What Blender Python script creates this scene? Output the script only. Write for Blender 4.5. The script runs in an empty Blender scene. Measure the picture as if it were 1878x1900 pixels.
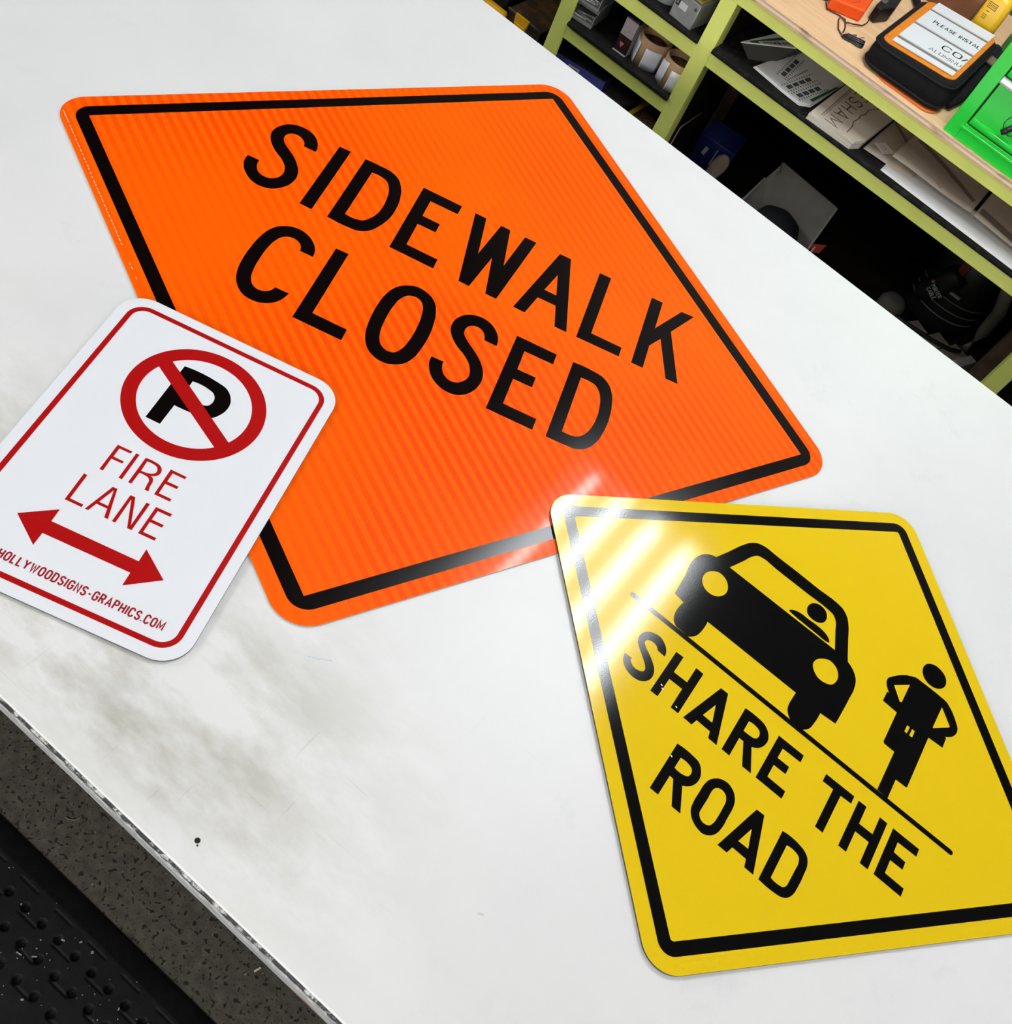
import bpy, bmesh, math, random
from mathutils import Vector, Matrix

random.seed(7)
SC = bpy.context.scene
COL = SC.collection

# ---------------------------------------------------------------- camera, world, exposure, ceiling lamps
TABLE_H = 0.90
cam_d = bpy.data.cameras.new('camera')
cam = bpy.data.objects.new('camera', cam_d)
COL.objects.link(cam)
SC.camera = cam
cam_d.sensor_fit = 'HORIZONTAL'
cam_d.sensor_width = 36.0
cam_d.lens = 36.0 * 1973.98 / 1878.0
cam_d.clip_start = 0.05
cam_d.clip_end = 50
cam.matrix_world = Matrix(((0.756649, -0.640918, 0.129255, 0.477290), (0.567461, 0.545549, -0.616736, -1.128707), (0.324762, 0.540000, 0.776485, 1.988912), (0, 0, 0, 1)))

SC.view_settings.view_transform = 'Standard'
SC.view_settings.look = 'None'
SC.view_settings.gamma = 1.0
SC.view_settings.use_curve_mapping = False
SC.view_settings.exposure = -1.62

W = bpy.data.worlds.new('shop_air')
SC.world = W
W.use_nodes = True
W.node_tree.nodes['Background'].inputs['Color'].default_value = (0.9, 0.95, 1.0, 1)
W.node_tree.nodes['Background'].inputs['Strength'].default_value = 0.05

CEIL = 2.75
FILL_LAMP_XY = [(-2.15, -1.05), (0.36, -1.15), (2.86, -1.05), (-3.0, -0.3), (2.86, 0.98)]
FILL_LAMP_W = [30.0, 25.0, 30.0, 150.0, 60.0]   # unseen ceiling lamps added as fill light
FRONT_FILL_W = 300.0  # fill light added behind the camera for the bench fronts
TUBE_STRENGTH = 135.0   # the troffer whose tubes are mirrored in the yellow sign

# ---------------------------------------------------------------- materials
MATS = {}
def mat(name, color, rough=0.5, metal=0.0, spec=0.5, var=None, bump=None, emit=None, coat=0.0, alpha=1.0, trans=0.0):
    """var = (second colour, noise scale, low, high); bump = (noise scale, strength)"""
    if name in MATS:
        return MATS[name]
    m = bpy.data.materials.new(name)
    m.use_nodes = True
    nt = m.node_tree
    b = nt.nodes['Principled BSDF']
    b.inputs['Base Color'].default_value = (*color, 1)
    b.inputs['Roughness'].default_value = rough
    b.inputs['Metallic'].default_value = metal
    b.inputs['Specular IOR Level'].default_value = spec
    b.inputs['Coat Weight'].default_value = coat
    b.inputs['Coat Roughness'].default_value = 0.08
    b.inputs['Alpha'].default_value = alpha
    b.inputs['Transmission Weight'].default_value = trans
    if emit:
        b.inputs['Emission Color'].default_value = (*emit[0], 1)
        b.inputs['Emission Strength'].default_value = emit[1]
    tc = nt.nodes.new('ShaderNodeTexCoord')
    if var:
        n = nt.nodes.new('ShaderNodeTexNoise')
        n.inputs['Scale'].default_value = var[1]
        n.inputs['Detail'].default_value = 5
        nt.links.new(tc.outputs['Object'], n.inputs['Vector'])
        r = nt.nodes.new('ShaderNodeMapRange')
        r.inputs['From Min'].default_value = var[2]
        r.inputs['From Max'].default_value = var[3]
        nt.links.new(n.outputs['Fac'], r.inputs['Value'])
        mx = nt.nodes.new('ShaderNodeMix')
        mx.data_type = 'RGBA'
        mx.inputs['A'].default_value = (*color, 1)
        mx.inputs['B'].default_value = (*var[0], 1)
        nt.links.new(r.outputs['Result'], mx.inputs['Factor'])
        nt.links.new(mx.outputs['Result'], b.inputs['Base Color'])
    if bump:
        n2 = nt.nodes.new('ShaderNodeTexNoise')
        n2.inputs['Scale'].default_value = bump[0]
        n2.inputs['Detail'].default_value = 3
        nt.links.new(tc.outputs['Object'], n2.inputs['Vector'])
        bp = nt.nodes.new('ShaderNodeBump')
        bp.inputs['Strength'].default_value = bump[1]
        bp.inputs['Distance'].default_value = 0.001
        nt.links.new(n2.outputs['Fac'], bp.inputs['Height'])
        nt.links.new(bp.outputs['Normal'], b.inputs['Normal'])
    MATS[name] = m
    return m

class NT:
    """small helper for node materials"""
    def __init__(self, name):
        self.m = bpy.data.materials.new(name)
        self.m.use_nodes = True
        self.nt = self.m.node_tree
        self.b = self.nt.nodes['Principled BSDF']
        self.tc = self.nt.nodes.new('ShaderNodeTexCoord')
        MATS[name] = self.m
    def new(self, t, **kw):
        n = self.nt.nodes.new(t)
        for k, v in kw.items():
            if k in n.inputs:
                n.inputs[k].default_value = v
            else:
                setattr(n, k, v)
        return n
    def link(self, a, b):
        self.nt.links.new(a, b)
    def mapping(self, scale=(1, 1, 1), rot=(0, 0, 0), loc=(0, 0, 0)):
        mp = self.new('ShaderNodeMapping')
        mp.inputs['Scale'].default_value = scale
        mp.inputs['Rotation'].default_value = rot
        mp.inputs['Location'].default_value = loc
        self.link(self.tc.outputs['Object'], mp.inputs['Vector'])
        return mp.outputs['Vector']
    def noise(self, vec, scale, detail=4, rough=0.5):
        n = self.new('ShaderNodeTexNoise', Scale=scale, Detail=detail, Roughness=rough)
        self.link(vec, n.inputs['Vector'])
        return n.outputs['Fac']
    def rng(self, v, a, b, c=0.0, d=1.0, smooth=False):
        r = self.new('ShaderNodeMapRange')
        r.interpolation_type = 'SMOOTHSTEP' if smooth else 'LINEAR'
        for k, x in zip(('From Min', 'From Max', 'To Min', 'To Max'), (a, b, c, d)):
            r.inputs[k].default_value = x
        self.link(v, r.inputs['Value'])
        return r.outputs['Result']
    def math(self, op, a, b=None):
        n = self.new('ShaderNodeMath', operation=op)
        for i, x in enumerate((a, b)):
            if x is None:
                continue
            if isinstance(x, (int, float)):
                n.inputs[i].default_value = x
            else:
                self.link(x, n.inputs[i])
        return n.outputs[0]
    def mix(self, f, a, b, blend='MIX'):
        n = self.new('ShaderNodeMix')
        n.data_type = 'RGBA'
        n.blend_type = blend
        for k, x in (('Factor', f), ('A', a), ('B', b)):
            if isinstance(x, tuple):
                n.inputs[k].default_value = (*x, 1) if len(x) == 3 else x
            elif isinstance(x, (int, float)):
                n.inputs[k].default_value = x
            else:
                self.link(x, n.inputs[k])
        return n.outputs['Result']
    def sep(self):
        s = self.new('ShaderNodeSeparateXYZ')
        self.link(self.tc.outputs['Object'], s.inputs[0])
        return s.outputs
    def bump(self, h, strength, dist=0.001):
        b = self.new('ShaderNodeBump', Strength=strength, Distance=dist)
        self.link(h, b.inputs['Height'])
        self.link(b.outputs['Normal'], self.b.inputs['Normal'])
    def color(self, c):
        if isinstance(c, tuple):
            self.b.inputs['Base Color'].default_value = (*c, 1)
        else:
            self.link(c, self.b.inputs['Base Color'])
    def set(self, **kw):
        for k, v in kw.items():
            self.b.inputs[k.replace('_', ' ')].default_value = v

# ---------------------------------------------------------------- mesh building
class MB:
    """collects shapes in one bmesh; build() links them as ONE mesh object"""
    def __init__(self):
        self.bm = bmesh.new()
    def box(self, x0, x1, y0, y1, z0, z1, mi=0, bevel=0.0, M=None):
        bm = self.bm
        vs = [bm.verts.new((x, y, z)) for x in (x0, x1) for y in (y0, y1) for z in (z0, z1)]
        fs = []
        for q in ((0, 1, 3, 2), (4, 6, 7, 5), (0, 4, 5, 1), (2, 3, 7, 6), (0, 2, 6, 4), (1, 5, 7, 3)):
            f = bm.faces.new([vs[i] for i in q])
            f.material_index = mi
            fs.append(f)
        if bevel:
            es = list({e for f in fs for e in f.edges})
            r = bmesh.ops.bevel(bm, geom=es, offset=bevel, segments=3, profile=0.5, affect='EDGES')
            vs = list({v for v in r['verts']} | {v for v in vs if v.is_valid})
            for f in r['faces']:
                f.material_index = mi
                f.smooth = True
        if M is not None:
            for v in vs:
                v.co = M @ v.co
        return self
    def prism(self, pts, z0, z1, mi=0, M=None, smooth=False):
        """polygon in xy extruded from z0 to z1"""
        bm = self.bm
        a = [bm.verts.new((x, y, z0)) for x, y in pts]
        b = [bm.verts.new((x, y, z1)) for x, y in pts]
        n = len(pts)
        f = bm.faces.new(b); f.material_index = mi
        f = bm.faces.new(a[::-1]); f.material_index = mi
        for i in range(n):
            f = bm.faces.new((a[i], a[(i + 1) % n], b[(i + 1) % n], b[i]))
            f.material_index = mi
            f.smooth = smooth
        if M is not None:
            for v in a + b:
                v.co = M @ v.co
        return self
    def lathe(self, prof, cx=0, cy=0, n=32, mi=0, M=None):
        """prof = [(r, z)...]"""
        bm = self.bm
        rings = []
        allv = []
        for r, z in prof:
            if r < 1e-6:
                ring = [bm.verts.new((cx, cy, z))]
            else:
                ring = [bm.verts.new((cx + r * math.cos(2 * math.pi * i / n), cy + r * math.sin(2 * math.pi * i / n), z)) for i in range(n)]
            rings.append(ring)
            allv += ring
        for p, q in zip(rings, rings[1:]):
            for i in range(n):
                j = (i + 1) % n
                if len(p) == 1 and len(q) == 1:
                    continue
                if len(p) == 1:
                    f = bm.faces.new((p[0], q[j], q[i]))
                elif len(q) == 1:
                    f = bm.faces.new((p[i], p[j], q[0]))
                else:
                    f = bm.faces.new((p[i], p[j], q[j], q[i]))
                f.smooth = True
                f.material_index = mi
        if M is not None:
            for v in allv:
                v.co = M @ v.co
        return self
    def tube(self, path, r, n=8, mi=0, closed=False):
        bm = self.bm
        P = [Vector(p) for p in path]
        rings = []
        up = Vector((0, 0, 1))
        m = len(P)
        for i, p in enumerate(P):
            a = P[i - 1] if (i or closed) else P[0]
            b = P[(i + 1) % m] if (i < m - 1 or closed) else P[-1]
            t = (b - a).normalized()
            s = t.cross(up)
            if s.length < 1e-4:
                s = t.cross(Vector((1, 0, 0)))
            s.normalize()
            u = s.cross(t)
            rr = r[i] if isinstance(r, (list, tuple)) else r
            rings.append([bm.verts.new(p + (s * math.cos(2 * math.pi * k / n) + u * math.sin(2 * math.pi * k / n)) * rr) for k in range(n)])
        pairs = list(zip(rings, rings[1:])) + ([(rings[-1], rings[0])] if closed else [])
        for p, q in pairs:
            for k in range(n):
                f = bm.faces.new((p[k], p[(k + 1) % n], q[(k + 1) % n], q[k]))
                f.smooth = True
                f.material_index = mi
        if not closed:
            for ring in (rings[0][::-1], rings[-1]):
                f = bm.faces.new(ring)
                f.material_index = mi
        return self
    def sheet(self, fn, nu, nv, th=0.0004, mi=0, mi_under=None):
        """a thin sheet: fn(u, v) -> point, given a real thickness"""
        bm = self.bm
        top = [[bm.verts.new(Vector(fn(i / nu, j / nv)) + Vector((0, 0, th))) for j in range(nv + 1)] for i in range(nu + 1)]
        bot = [[bm.verts.new(Vector(fn(i / nu, j / nv))) for j in range(nv + 1)] for i in range(nu + 1)]
        mu = mi if mi_under is None else mi_under
        for i in range(nu):
            for j in range(nv):
                f = bm.faces.new((top[i][j], top[i + 1][j], top[i + 1][j + 1], top[i][j + 1])); f.smooth = True; f.material_index = mi
                f = bm.faces.new((bot[i][j], bot[i][j + 1], bot[i + 1][j + 1], bot[i + 1][j])); f.smooth = True; f.material_index = mu
        rim = [(i, 0) for i in range(nu)] + [(nu, j) for j in range(nv)] + [(i, nv) for i in range(nu, 0, -1)] + [(0, j) for j in range(nv, 0, -1)]
        for k in range(len(rim)):
            a, b = rim[k], rim[(k + 1) % len(rim)]
            f = bm.faces.new((bot[a[0]][a[1]], bot[b[0]][b[1]], top[b[0]][b[1]], top[a[0]][a[1]]))
            f.material_index = mi
        return self
    def ribbon(self, pts, w, z=0.0, mi=0, M=None):
        """flat printed stroke along a polyline in xy"""
        P = [Vector((p[0], p[1])) for p in pts]
        closed = (P[0] - P[-1]).length < 1e-9
        if closed:
            P = P[:-1]
        n = len(P)
        L, R = [], []
        for i in range(n):
            d0 = (P[i] - P[i - 1]) if (i or closed) else (P[1] - P[0])
            d1 = (P[(i + 1) % n] - P[i]) if (i < n - 1 or closed) else (P[-1] - P[-2])
            d0 = d0.normalized(); d1 = d1.normalized()
            n0 = Vector((-d0.y, d0.x)); n1 = Vector((-d1.y, d1.x))
            nn = (n0 + n1)
            nn = nn.normalized() if nn.length > 1e-6 else n0
            k = 1.0 / max(0.45, nn.dot(n0))
            L.append(self.bm.verts.new((*(P[i] + nn * w / 2 * k), z)))
            R.append(self.bm.verts.new((*(P[i] - nn * w / 2 * k), z)))
        for i in range(n if closed else n - 1):
            j = (i + 1) % n
            f = self.bm.faces.new((R[i], R[j], L[j], L[i]))
            f.material_index = mi
        if M is not None:
            for v in L + R:
                v.co = M @ v.co
        return self
    def build(self, name, mats, parent=None, loc=None, recalc=True):
        if recalc:
            bmesh.ops.recalc_face_normals(self.bm, faces=self.bm.faces)
        me = bpy.data.meshes.new(name)
        self.bm.to_mesh(me)
        self.bm.free()
        for m in (mats if isinstance(mats, (list, tuple)) else [mats]):
            me.materials.append(m)
        o = bpy.data.objects.new(name, me)
        COL.objects.link(o)
        if parent is not None:
            o.parent = parent
        if loc is not None:
            o.location = loc
        return o

def tag(o, label, cat, group=None, kind=None):
    o['label'] = label
    o['category'] = cat
    if group:
        o['group'] = group
    if kind:
        o['kind'] = kind
    return o
def thing(name, label, cat, loc=(0, 0, 0), rotz=0.0, group=None):
    o = bpy.data.objects.new(name, None)
    o.empty_display_size = 0.05
    COL.objects.link(o)
    o.location = loc
    o.rotation_euler = (0, 0, rotz)
    return tag(o, label, cat, group)
def struct(o):
    o['kind'] = 'structure'
    return o
def fill(name, polys, material, parent, z, th, scale=0.001):
    """outlines (with holes and islands, even-odd) as a thin vinyl cut-out lying on z"""
    cu = bpy.data.curves.new('outline', 'CURVE')
    cu.dimensions = '2D'
    cu.fill_mode = 'BOTH'
    cu.extrude = th / 2
    for p in polys:
        s = cu.splines.new('POLY')
        s.points.add(len(p) - 1)
        for q, (x, y) in zip(s.points, p):
            q.co = (x * scale, y * scale, 0, 1)
        s.use_cyclic_u = True
    tmp = bpy.data.objects.new('outline', cu)
    COL.objects.link(tmp)
    dg = bpy.context.evaluated_depsgraph_get()
    me = bpy.data.meshes.new_from_object(tmp.evaluated_get(dg))
    bpy.data.objects.remove(tmp)
    bpy.data.curves.remove(cu)
    me.name = name
    me.materials.clear()
    me.materials.append(material)
    me.transform(Matrix.Translation((0, 0, z + th / 2)))
    o = bpy.data.objects.new(name, me)
    COL.objects.link(o)
    o.parent = parent
    return o
def rrect(hw, hh, r, n=8, cx=0, cy=0):
    """rounded rectangle, counter-clockwise"""
    out = []
    for sx, sy, a0 in ((1, 1, 0), (-1, 1, 90), (-1, -1, 180), (1, -1, 270)):
        for i in range(n + 1):
            a = math.radians(a0 + 90 * i / n)
            out.append((cx + sx * (hw - r) + r * math.cos(a), cy + sy * (hh - r) + r * math.sin(a)))
            if r <= 1e-6:
                break
    return out
def rot2(pts, deg):
    c, s = math.cos(math.radians(deg)), math.sin(math.radians(deg))
    return [(c * x - s * y, s * x + c * y) for x, y in pts]
def arc(cx, cy, rx, ry, a0, a1, n=8):
    return [(cx + rx * math.cos(math.radians(a0 + (a1 - a0) * i / n)), cy + ry * math.sin(math.radians(a0 + (a1 - a0) * i / n))) for i in range(n + 1)]

# single-stroke capitals: width, strokes in a cell one unit tall
GL = {
 'A': (.56, [[(0, 0), (.28, 1), (.56, 0)], [(.1, .32), (.46, .32)]]),
 'B': (.5, [[(0, 0), (0, 1), (.3, 1), (.44, .92), (.44, .62), (.3, .53), (0, .53)], [(.3, .53), (.5, .42), (.5, .1), (.34, 0), (0, 0)]]),
 'C': (.5, [arc(.25, .75, .25, .25, 0, 180, 6) + arc(.25, .25, .25, .25, 180, 360, 6)]),
 'D': (.5, [[(0, 0), (0, 1), (.28, 1), (.44, .92), (.5, .76), (.5, .24), (.44, .08), (.28, 0), (0, 0)]]),
 'E': (.44, [[(.44, 1), (0, 1), (0, 0), (.44, 0)], [(0, .52), (.36, .52)]]),
 'G': (.5, [arc(.25, .75, .25, .25, 0, 180, 6) + arc(.25, .25, .25, .25, 180, 360, 6) + [(.5, .48), (.28, .48)]]),
 'H': (.5, [[(0, 0), (0, 1)], [(.5, 0), (.5, 1)], [(0, .5), (.5, .5)]]),
 'I': (.0, [[(0, 0), (0, 1)]]),
 'L': (.42, [[(0, 1), (0, 0), (.42, 0)]]),
 'M': (.64, [[(0, 0), (0, 1), (.32, .25), (.64, 1), (.64, 0)]]),
 'N': (.5, [[(0, 0), (0, 1), (.5, 0), (.5, 1)]]),
 'O': (.5, [arc(.25, .75, .25, .25, 0, 180, 6) + arc(.25, .25, .25, .25, 180, 360, 6) + [(.5, .75)]]),
 'P': (.48, [[(0, 0), (0, 1), (.3, 1), (.44, .93), (.48, .76), (.44, .58), (.3, .5), (0, .5)]]),
 'R': (.5, [[(0, 0), (0, 1), (.3, 1), (.44, .93), (.48, .76), (.44, .58), (.3, .5), (0, .5)], [(.26, .5), (.5, 0)]]),
 'S': (.48, [arc(.24, .76, .24, .24, 10, 250, 7) + arc(.24, .25, .24, .25, 70, -170, 7)]),
 'T': (.5, [[(0, 1), (.5, 1)], [(.25, 1), (.25, 0)]]),
 'U': (.5, [[(0, 1), (0, .25)] + arc(.25, .25, .25, .25, 180, 360, 6) + [(.5, 1)]]),
 'W': (.74, [[(0, 1), (.19, 0), (.37, .85), (.55, 0), (.74, 1)]]),
 'Y': (.54, [[(0, 1), (.27, .45), (.54, 1)], [(.27, .45), (.27, 0)]]),
 '-': (.3, [[(0, .42), (.3, .42)]]),
 '.': (.0, [[(0, 0), (0, .12)]]),
 ' ': (.2, []),
}
def write(mb, text, x, y, h, w, z=0.0, gap=0.26, width=None, wide=1.0, M=None, mi=0):
    """stroke lettering on a plane; width stretches the whole line to that length"""
    total = sum(GL[c][0] * wide + gap for c in text) - gap
    k = (width / (total * h)) if width else 1.0
    for c in text:
        gw, st = GL[c]
        for s in st:
            mb.ribbon([(x + px * wide * h * k, y + py * h) for px, py in s], w, z, mi, M)
        x += (gw * wide + gap) * h * k
    return mb
# ---------------------------------------------------------------- shared materials
M_black_vinyl = mat('black vinyl', (0.003, 0.0015, 0.0015), 0.15, spec=0.3)
M_alu = mat('raw aluminium', (0.62, 0.62, 0.63), 0.35, 1.0)
M_ceiling = mat('grey workshop ceiling', (0.05, 0.05, 0.05), 0.9)
M_lime = mat('lime green paint', (0.80, 0.87, 0.21), 0.55, spec=0.3, var=((0.72, 0.79, 0.17), 14, 0.45, 0.75), bump=(180, 0.15))
M_dark_ply = mat('dark shade board', (0.012, 0.008, 0.006), 0.8, spec=0.2, var=((0.02, 0.012, 0.008), 9, 0.4, 0.7))  # near-black tone puts the deep shade of the bays into the boards
M_mat = mat('black ribbed liner', (0.008, 0.008, 0.0075), 0.9, spec=0.15, var=((0.030, 0.028, 0.024), 55, 0.50, 0.85), bump=(400, 0.6))
M_paper = mat('white paper', (0.82, 0.82, 0.81), 0.8, spec=0.2)
M_print = mat('black print', (0.012, 0.012, 0.012), 0.7, spec=0.2)
M_cream = mat('cream tracing paper', (0.68, 0.60, 0.49), 0.75, spec=0.2, var=((0.60, 0.53, 0.43), 11, 0.4, 0.65))
M_trace = mat('brownish tracing paper', (0.52, 0.45, 0.37), 0.65, spec=0.3, var=((0.42, 0.355, 0.29), 9, 0.4, 0.65))
M_card = mat('brown cardboard', (0.62, 0.40, 0.22), 0.8, spec=0.2, var=((0.54, 0.34, 0.19), 30, 0.4, 0.7))
M_card_in = mat('dark cardboard inside', (0.24, 0.14, 0.08), 0.9, spec=0.1, var=((0.13, 0.07, 0.04), 120, 0.45, 0.6))
M_black_plastic = mat('black plastic', (0.008, 0.008, 0.009), 0.4, spec=0.4)
M_black_cloth = mat('black nylon cloth', (0.006, 0.006, 0.007), 0.9, spec=0.15, bump=(700, 0.6))
M_steel = mat('bright steel', (0.88, 0.88, 0.86), 0.3, 0.35)
M_grey_plastic = mat('clear grey plastic', (0.27, 0.27, 0.265), 0.3, spec=0.5, var=((0.19, 0.19, 0.185), 40, 0.4, 0.7))
M_yellow_plastic = mat('yellow plastic', (0.80, 0.42, 0.01), 0.4, spec=0.4)
M_green_metal = mat('green enamel', (0.018, 0.66, 0.05), 0.2, spec=0.5, coat=0.4)
M_orange_cloth = mat('orange felt', (0.66, 0.21, 0.02), 0.9, spec=0.1, var=((0.58, 0.17, 0.015), 60, 0.4, 0.7))
M_orange_plastic = mat('orange plastic', (0.85, 0.085, 0.006), 0.4, spec=0.4)
M_red_vinyl = mat('dark red vinyl', (0.38, 0.004, 0.004), 0.3, spec=0.2)
M_navy = mat('navy plastic', (0.02, 0.03, 0.20), 0.5)
M_blue_card = mat('blue box card', (0.10, 0.10, 0.50), 0.5, spec=0.3, var=((0.07, 0.07, 0.40), 20, 0.4, 0.7))

# table: white worn plastic sheet with grime, scuffs and fine scratches of its own
t = NT('white worn table sheet')
s = t.sep()
x, y = s[0], s[1]
obj = t.tc.outputs['Object']
cloud = t.rng(t.noise(obj, 2.4, 5, 0.6), 0.35, 0.68)
base = t.mix(cloud, (0.80, 0.795, 0.782), (0.745, 0.745, 0.735))
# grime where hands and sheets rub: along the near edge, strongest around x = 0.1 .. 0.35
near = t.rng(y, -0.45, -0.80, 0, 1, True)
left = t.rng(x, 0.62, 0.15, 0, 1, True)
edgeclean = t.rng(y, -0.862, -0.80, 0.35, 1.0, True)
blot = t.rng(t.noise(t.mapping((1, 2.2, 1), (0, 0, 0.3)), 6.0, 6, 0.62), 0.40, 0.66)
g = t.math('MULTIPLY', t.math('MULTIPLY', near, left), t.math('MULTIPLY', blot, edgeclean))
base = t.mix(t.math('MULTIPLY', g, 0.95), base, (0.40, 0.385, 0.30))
# faint smudges everywhere
sm = t.rng(t.noise(t.mapping((1, 1, 1), (0, 0, 0.8)), 7.5, 6, 0.7), 0.60, 0.80)
base = t.mix(t.math('MULTIPLY', sm, 0.30), base, (0.50, 0.51, 0.53))
# scratches along both directions of the table
sc1 = t.rng(t.noise(t.mapping((260, 7, 1), (0, 0, 0.06)), 1.0, 2, 0.5), 0.70, 0.78)
sc2 = t.rng(t.noise(t.mapping((6, 230, 1), (0, 0, -0.05)), 1.0, 2, 0.5), 0.70, 0.78)
wear = t.rng(t.noise(obj, 3.0, 3), 0.42, 0.62)
nearw = t.rng(y, -0.25, -0.75, 0.12, 1.0, True)
scr = t.math('MULTIPLY', t.math('MULTIPLY', t.math('MAXIMUM', sc1, sc2), wear), nearw)
base = t.mix(t.math('MULTIPLY', scr, 0.42), base, (0.30, 0.29, 0.26))
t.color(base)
t.set(Roughness=0.38, Specular_IOR_Level=0.35)
t.bump(t.noise(obj, 60, 3), 0.05, 0.001)
M_table = t.m

t = NT('scuffed grey edge')
s = t.sep()
n1 = t.noise(t.mapping((1, 1, 2.5)), 90, 6, 0.7)
streak = t.noise(t.mapping((14, 1, 160)), 1.0, 4, 0.6)
c = t.mix(t.rng(streak, 0.35, 0.7), (0.26, 0.265, 0.27), (0.48, 0.49, 0.50))
top = t.rng(s[2], 0.8925, 0.8955, 0, 1)
chip = t.rng(n1, 0.48, 0.56)
c = t.mix(t.math('MULTIPLY', t.rng(s[2], 0.884, 0.890, 0, 1), chip), c, (0.66, 0.66, 0.64))
c = t.mix(t.math('MULTIPLY', top, t.rng(n1, 0.62, 0.5)), c, (0.03, 0.03, 0.03))
rust = t.rng(t.noise(t.mapping((1, 1, 1)), 9, 3), 0.56, 0.7)
c = t.mix(t.math('MULTIPLY', t.rng(s[2], 0.884, 0.874, 0, 1), rust), c, (0.20, 0.09, 0.04))
t.color(c)
t.set(Roughness=0.55)
t.bump(n1, 0.5, 0.001)
M_edge = t.m

# orange prismatic sheeting: cell stripes run parallel to two of the sign's edges
t = NT('orange prismatic sheeting')
obj = t.tc.outputs['Object']
u = t.mapping((1, 1, 1), (0, 0, math.radians(-45)))
s = t.new('ShaderNodeSeparateXYZ')
t.link(u, s.inputs[0])
wave = t.math('SINE', t.math('MULTIPLY', s.outputs[0], 2 * math.pi / 0.0161))
stripe = t.rng(wave, -0.55, 0.55, 0, 1, True)
fade = t.rng(t.noise(obj, 2.1, 2), 0.40, 0.62)
cells = t.new('ShaderNodeTexVoronoi', Scale=330.0)
t.link(obj, cells.inputs['Vector'])
dots = t.rng(cells.outputs['Distance'], 0.15, 0.55)
f = t.math('MULTIPLY', stripe, t.math('ADD', t.math('MULTIPLY', fade, 0.62), 0.18))
f = t.math('MULTIPLY', f, t.math('ADD', t.math('MULTIPLY', dots, 0.45), 0.6))
c = t.mix(f, (0.98, 0.122, 0.0), (0.93, 0.050, 0.0))
t.color(c)
t.set(Roughness=0.45, Specular_IOR_Level=0.06, Coat_Weight=0.28, Coat_Roughness=0.06)
t.bump(cells.outputs['Distance'], 0.05, 0.0005)
M_orange = t.m

def satin(name, col, rough, spec, strength):
    t = NT(name)
    obj = t.tc.outputs['Object']
    n = t.noise(obj, 520, 2, 0.5)
    t.color(col)
    t.set(Roughness=rough, Specular_IOR_Level=spec)
    t.bump(n, strength, 0.0006)
    return t.m
M_yellow = satin('yellow laminated sheet', (0.80, 0.545, 0.011), 0.085, 0.45, 0.035)
M_yblack = satin('black print under laminate', (0.003, 0.003, 0.003), 0.085, 0.42, 0.035)
M_white_sign = mat('white sign face', (0.80, 0.82, 0.85), 0.35, spec=0.3)

# floor: dark speckled rubber crumb
t = NT('speckled floor')
obj = t.tc.outputs['Object']
v = t.new('ShaderNodeTexVoronoi', Scale=85.0)
t.link(obj, v.inputs['Vector'])
n = t.noise(obj, 60, 5, 0.65)
c = t.mix(t.rng(n, 0.35, 0.7), (0.060, 0.054, 0.044), (0.125, 0.115, 0.094))
c = t.mix(t.rng(t.noise(obj, 120, 3, 0.5), 0.56, 0.63), c, (0.014, 0.013, 0.011))
c = t.mix(t.rng(t.noise(t.mapping((1, 1, 1), (0, 0, 1.0), (3, 1, 0)), 140, 2), 0.70, 0.76), c, (0.26, 0.24, 0.20))
t.color(c)
t.set(Roughness=0.75, Specular_IOR_Level=0.3)
t.bump(n, 0.4, 0.002)
M_floor = t.m

M_rubber = mat('black rubber', (0.006, 0.006, 0.007), 0.65, spec=0.22, var=((0.011, 0.011, 0.013), 35, 0.4, 0.75), bump=(260, 0.3))

t = NT('birch plywood')
obj = t.tc.outputs['Object']
g = t.noise(t.mapping((1.6, 14, 1)), 4.0, 6, 0.6)
c = t.mix(t.rng(g, 0.35, 0.68), (0.80, 0.54, 0.31), (0.70, 0.43, 0.22))
t.color(c)
t.set(Roughness=0.6, Specular_IOR_Level=0.3)
M_ply = t.m
t = NT('plywood edge layers')
s = t.sep()
lay = t.math('SINE', t.math('MULTIPLY', s[2], 2 * math.pi / 0.0095))
kn = t.rng(t.noise(t.mapping((12, 1, 60)), 1.0, 4), 0.56, 0.70)
c = t.mix(t.rng(lay, -0.3, 0.5), (0.85, 0.72, 0.50), (0.66, 0.42, 0.28))
c = t.mix(t.math('MULTIPLY', kn, 0.7), c, (0.16, 0.06, 0.025))
t.color(c)
t.set(Roughness=0.7)
M_plyedge = t.m

# ---------------------------------------------------------------- room shell
X0, X1, Y0, Y1 = -3.6, 4.4, -3.4, 2.05
struct(MB().box(X0, X1, Y0, Y1, -0.1, 0).build('floor', M_floor))
struct(MB().box(X0, X1, Y0, Y1, CEIL, CEIL + 0.1).build('ceiling', M_ceiling))
M_wall = mat('pale workshop wall', (0.12, 0.115, 0.105), 0.9)
struct(MB().box(X0, X1, Y1, Y1 + 0.1, 0, CEIL).build('wall_back', M_wall))
struct(MB().box(X0, X1, Y0 - 0.1, Y0, 0, CEIL).build('wall_front', M_wall))
struct(MB().box(X0 - 0.1, X0, Y0, Y1, 0, CEIL).build('wall_left', M_wall))
struct(MB().box(X1, X1 + 0.1, Y0, Y1, 0, CEIL).build('wall_right', M_wall))

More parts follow.
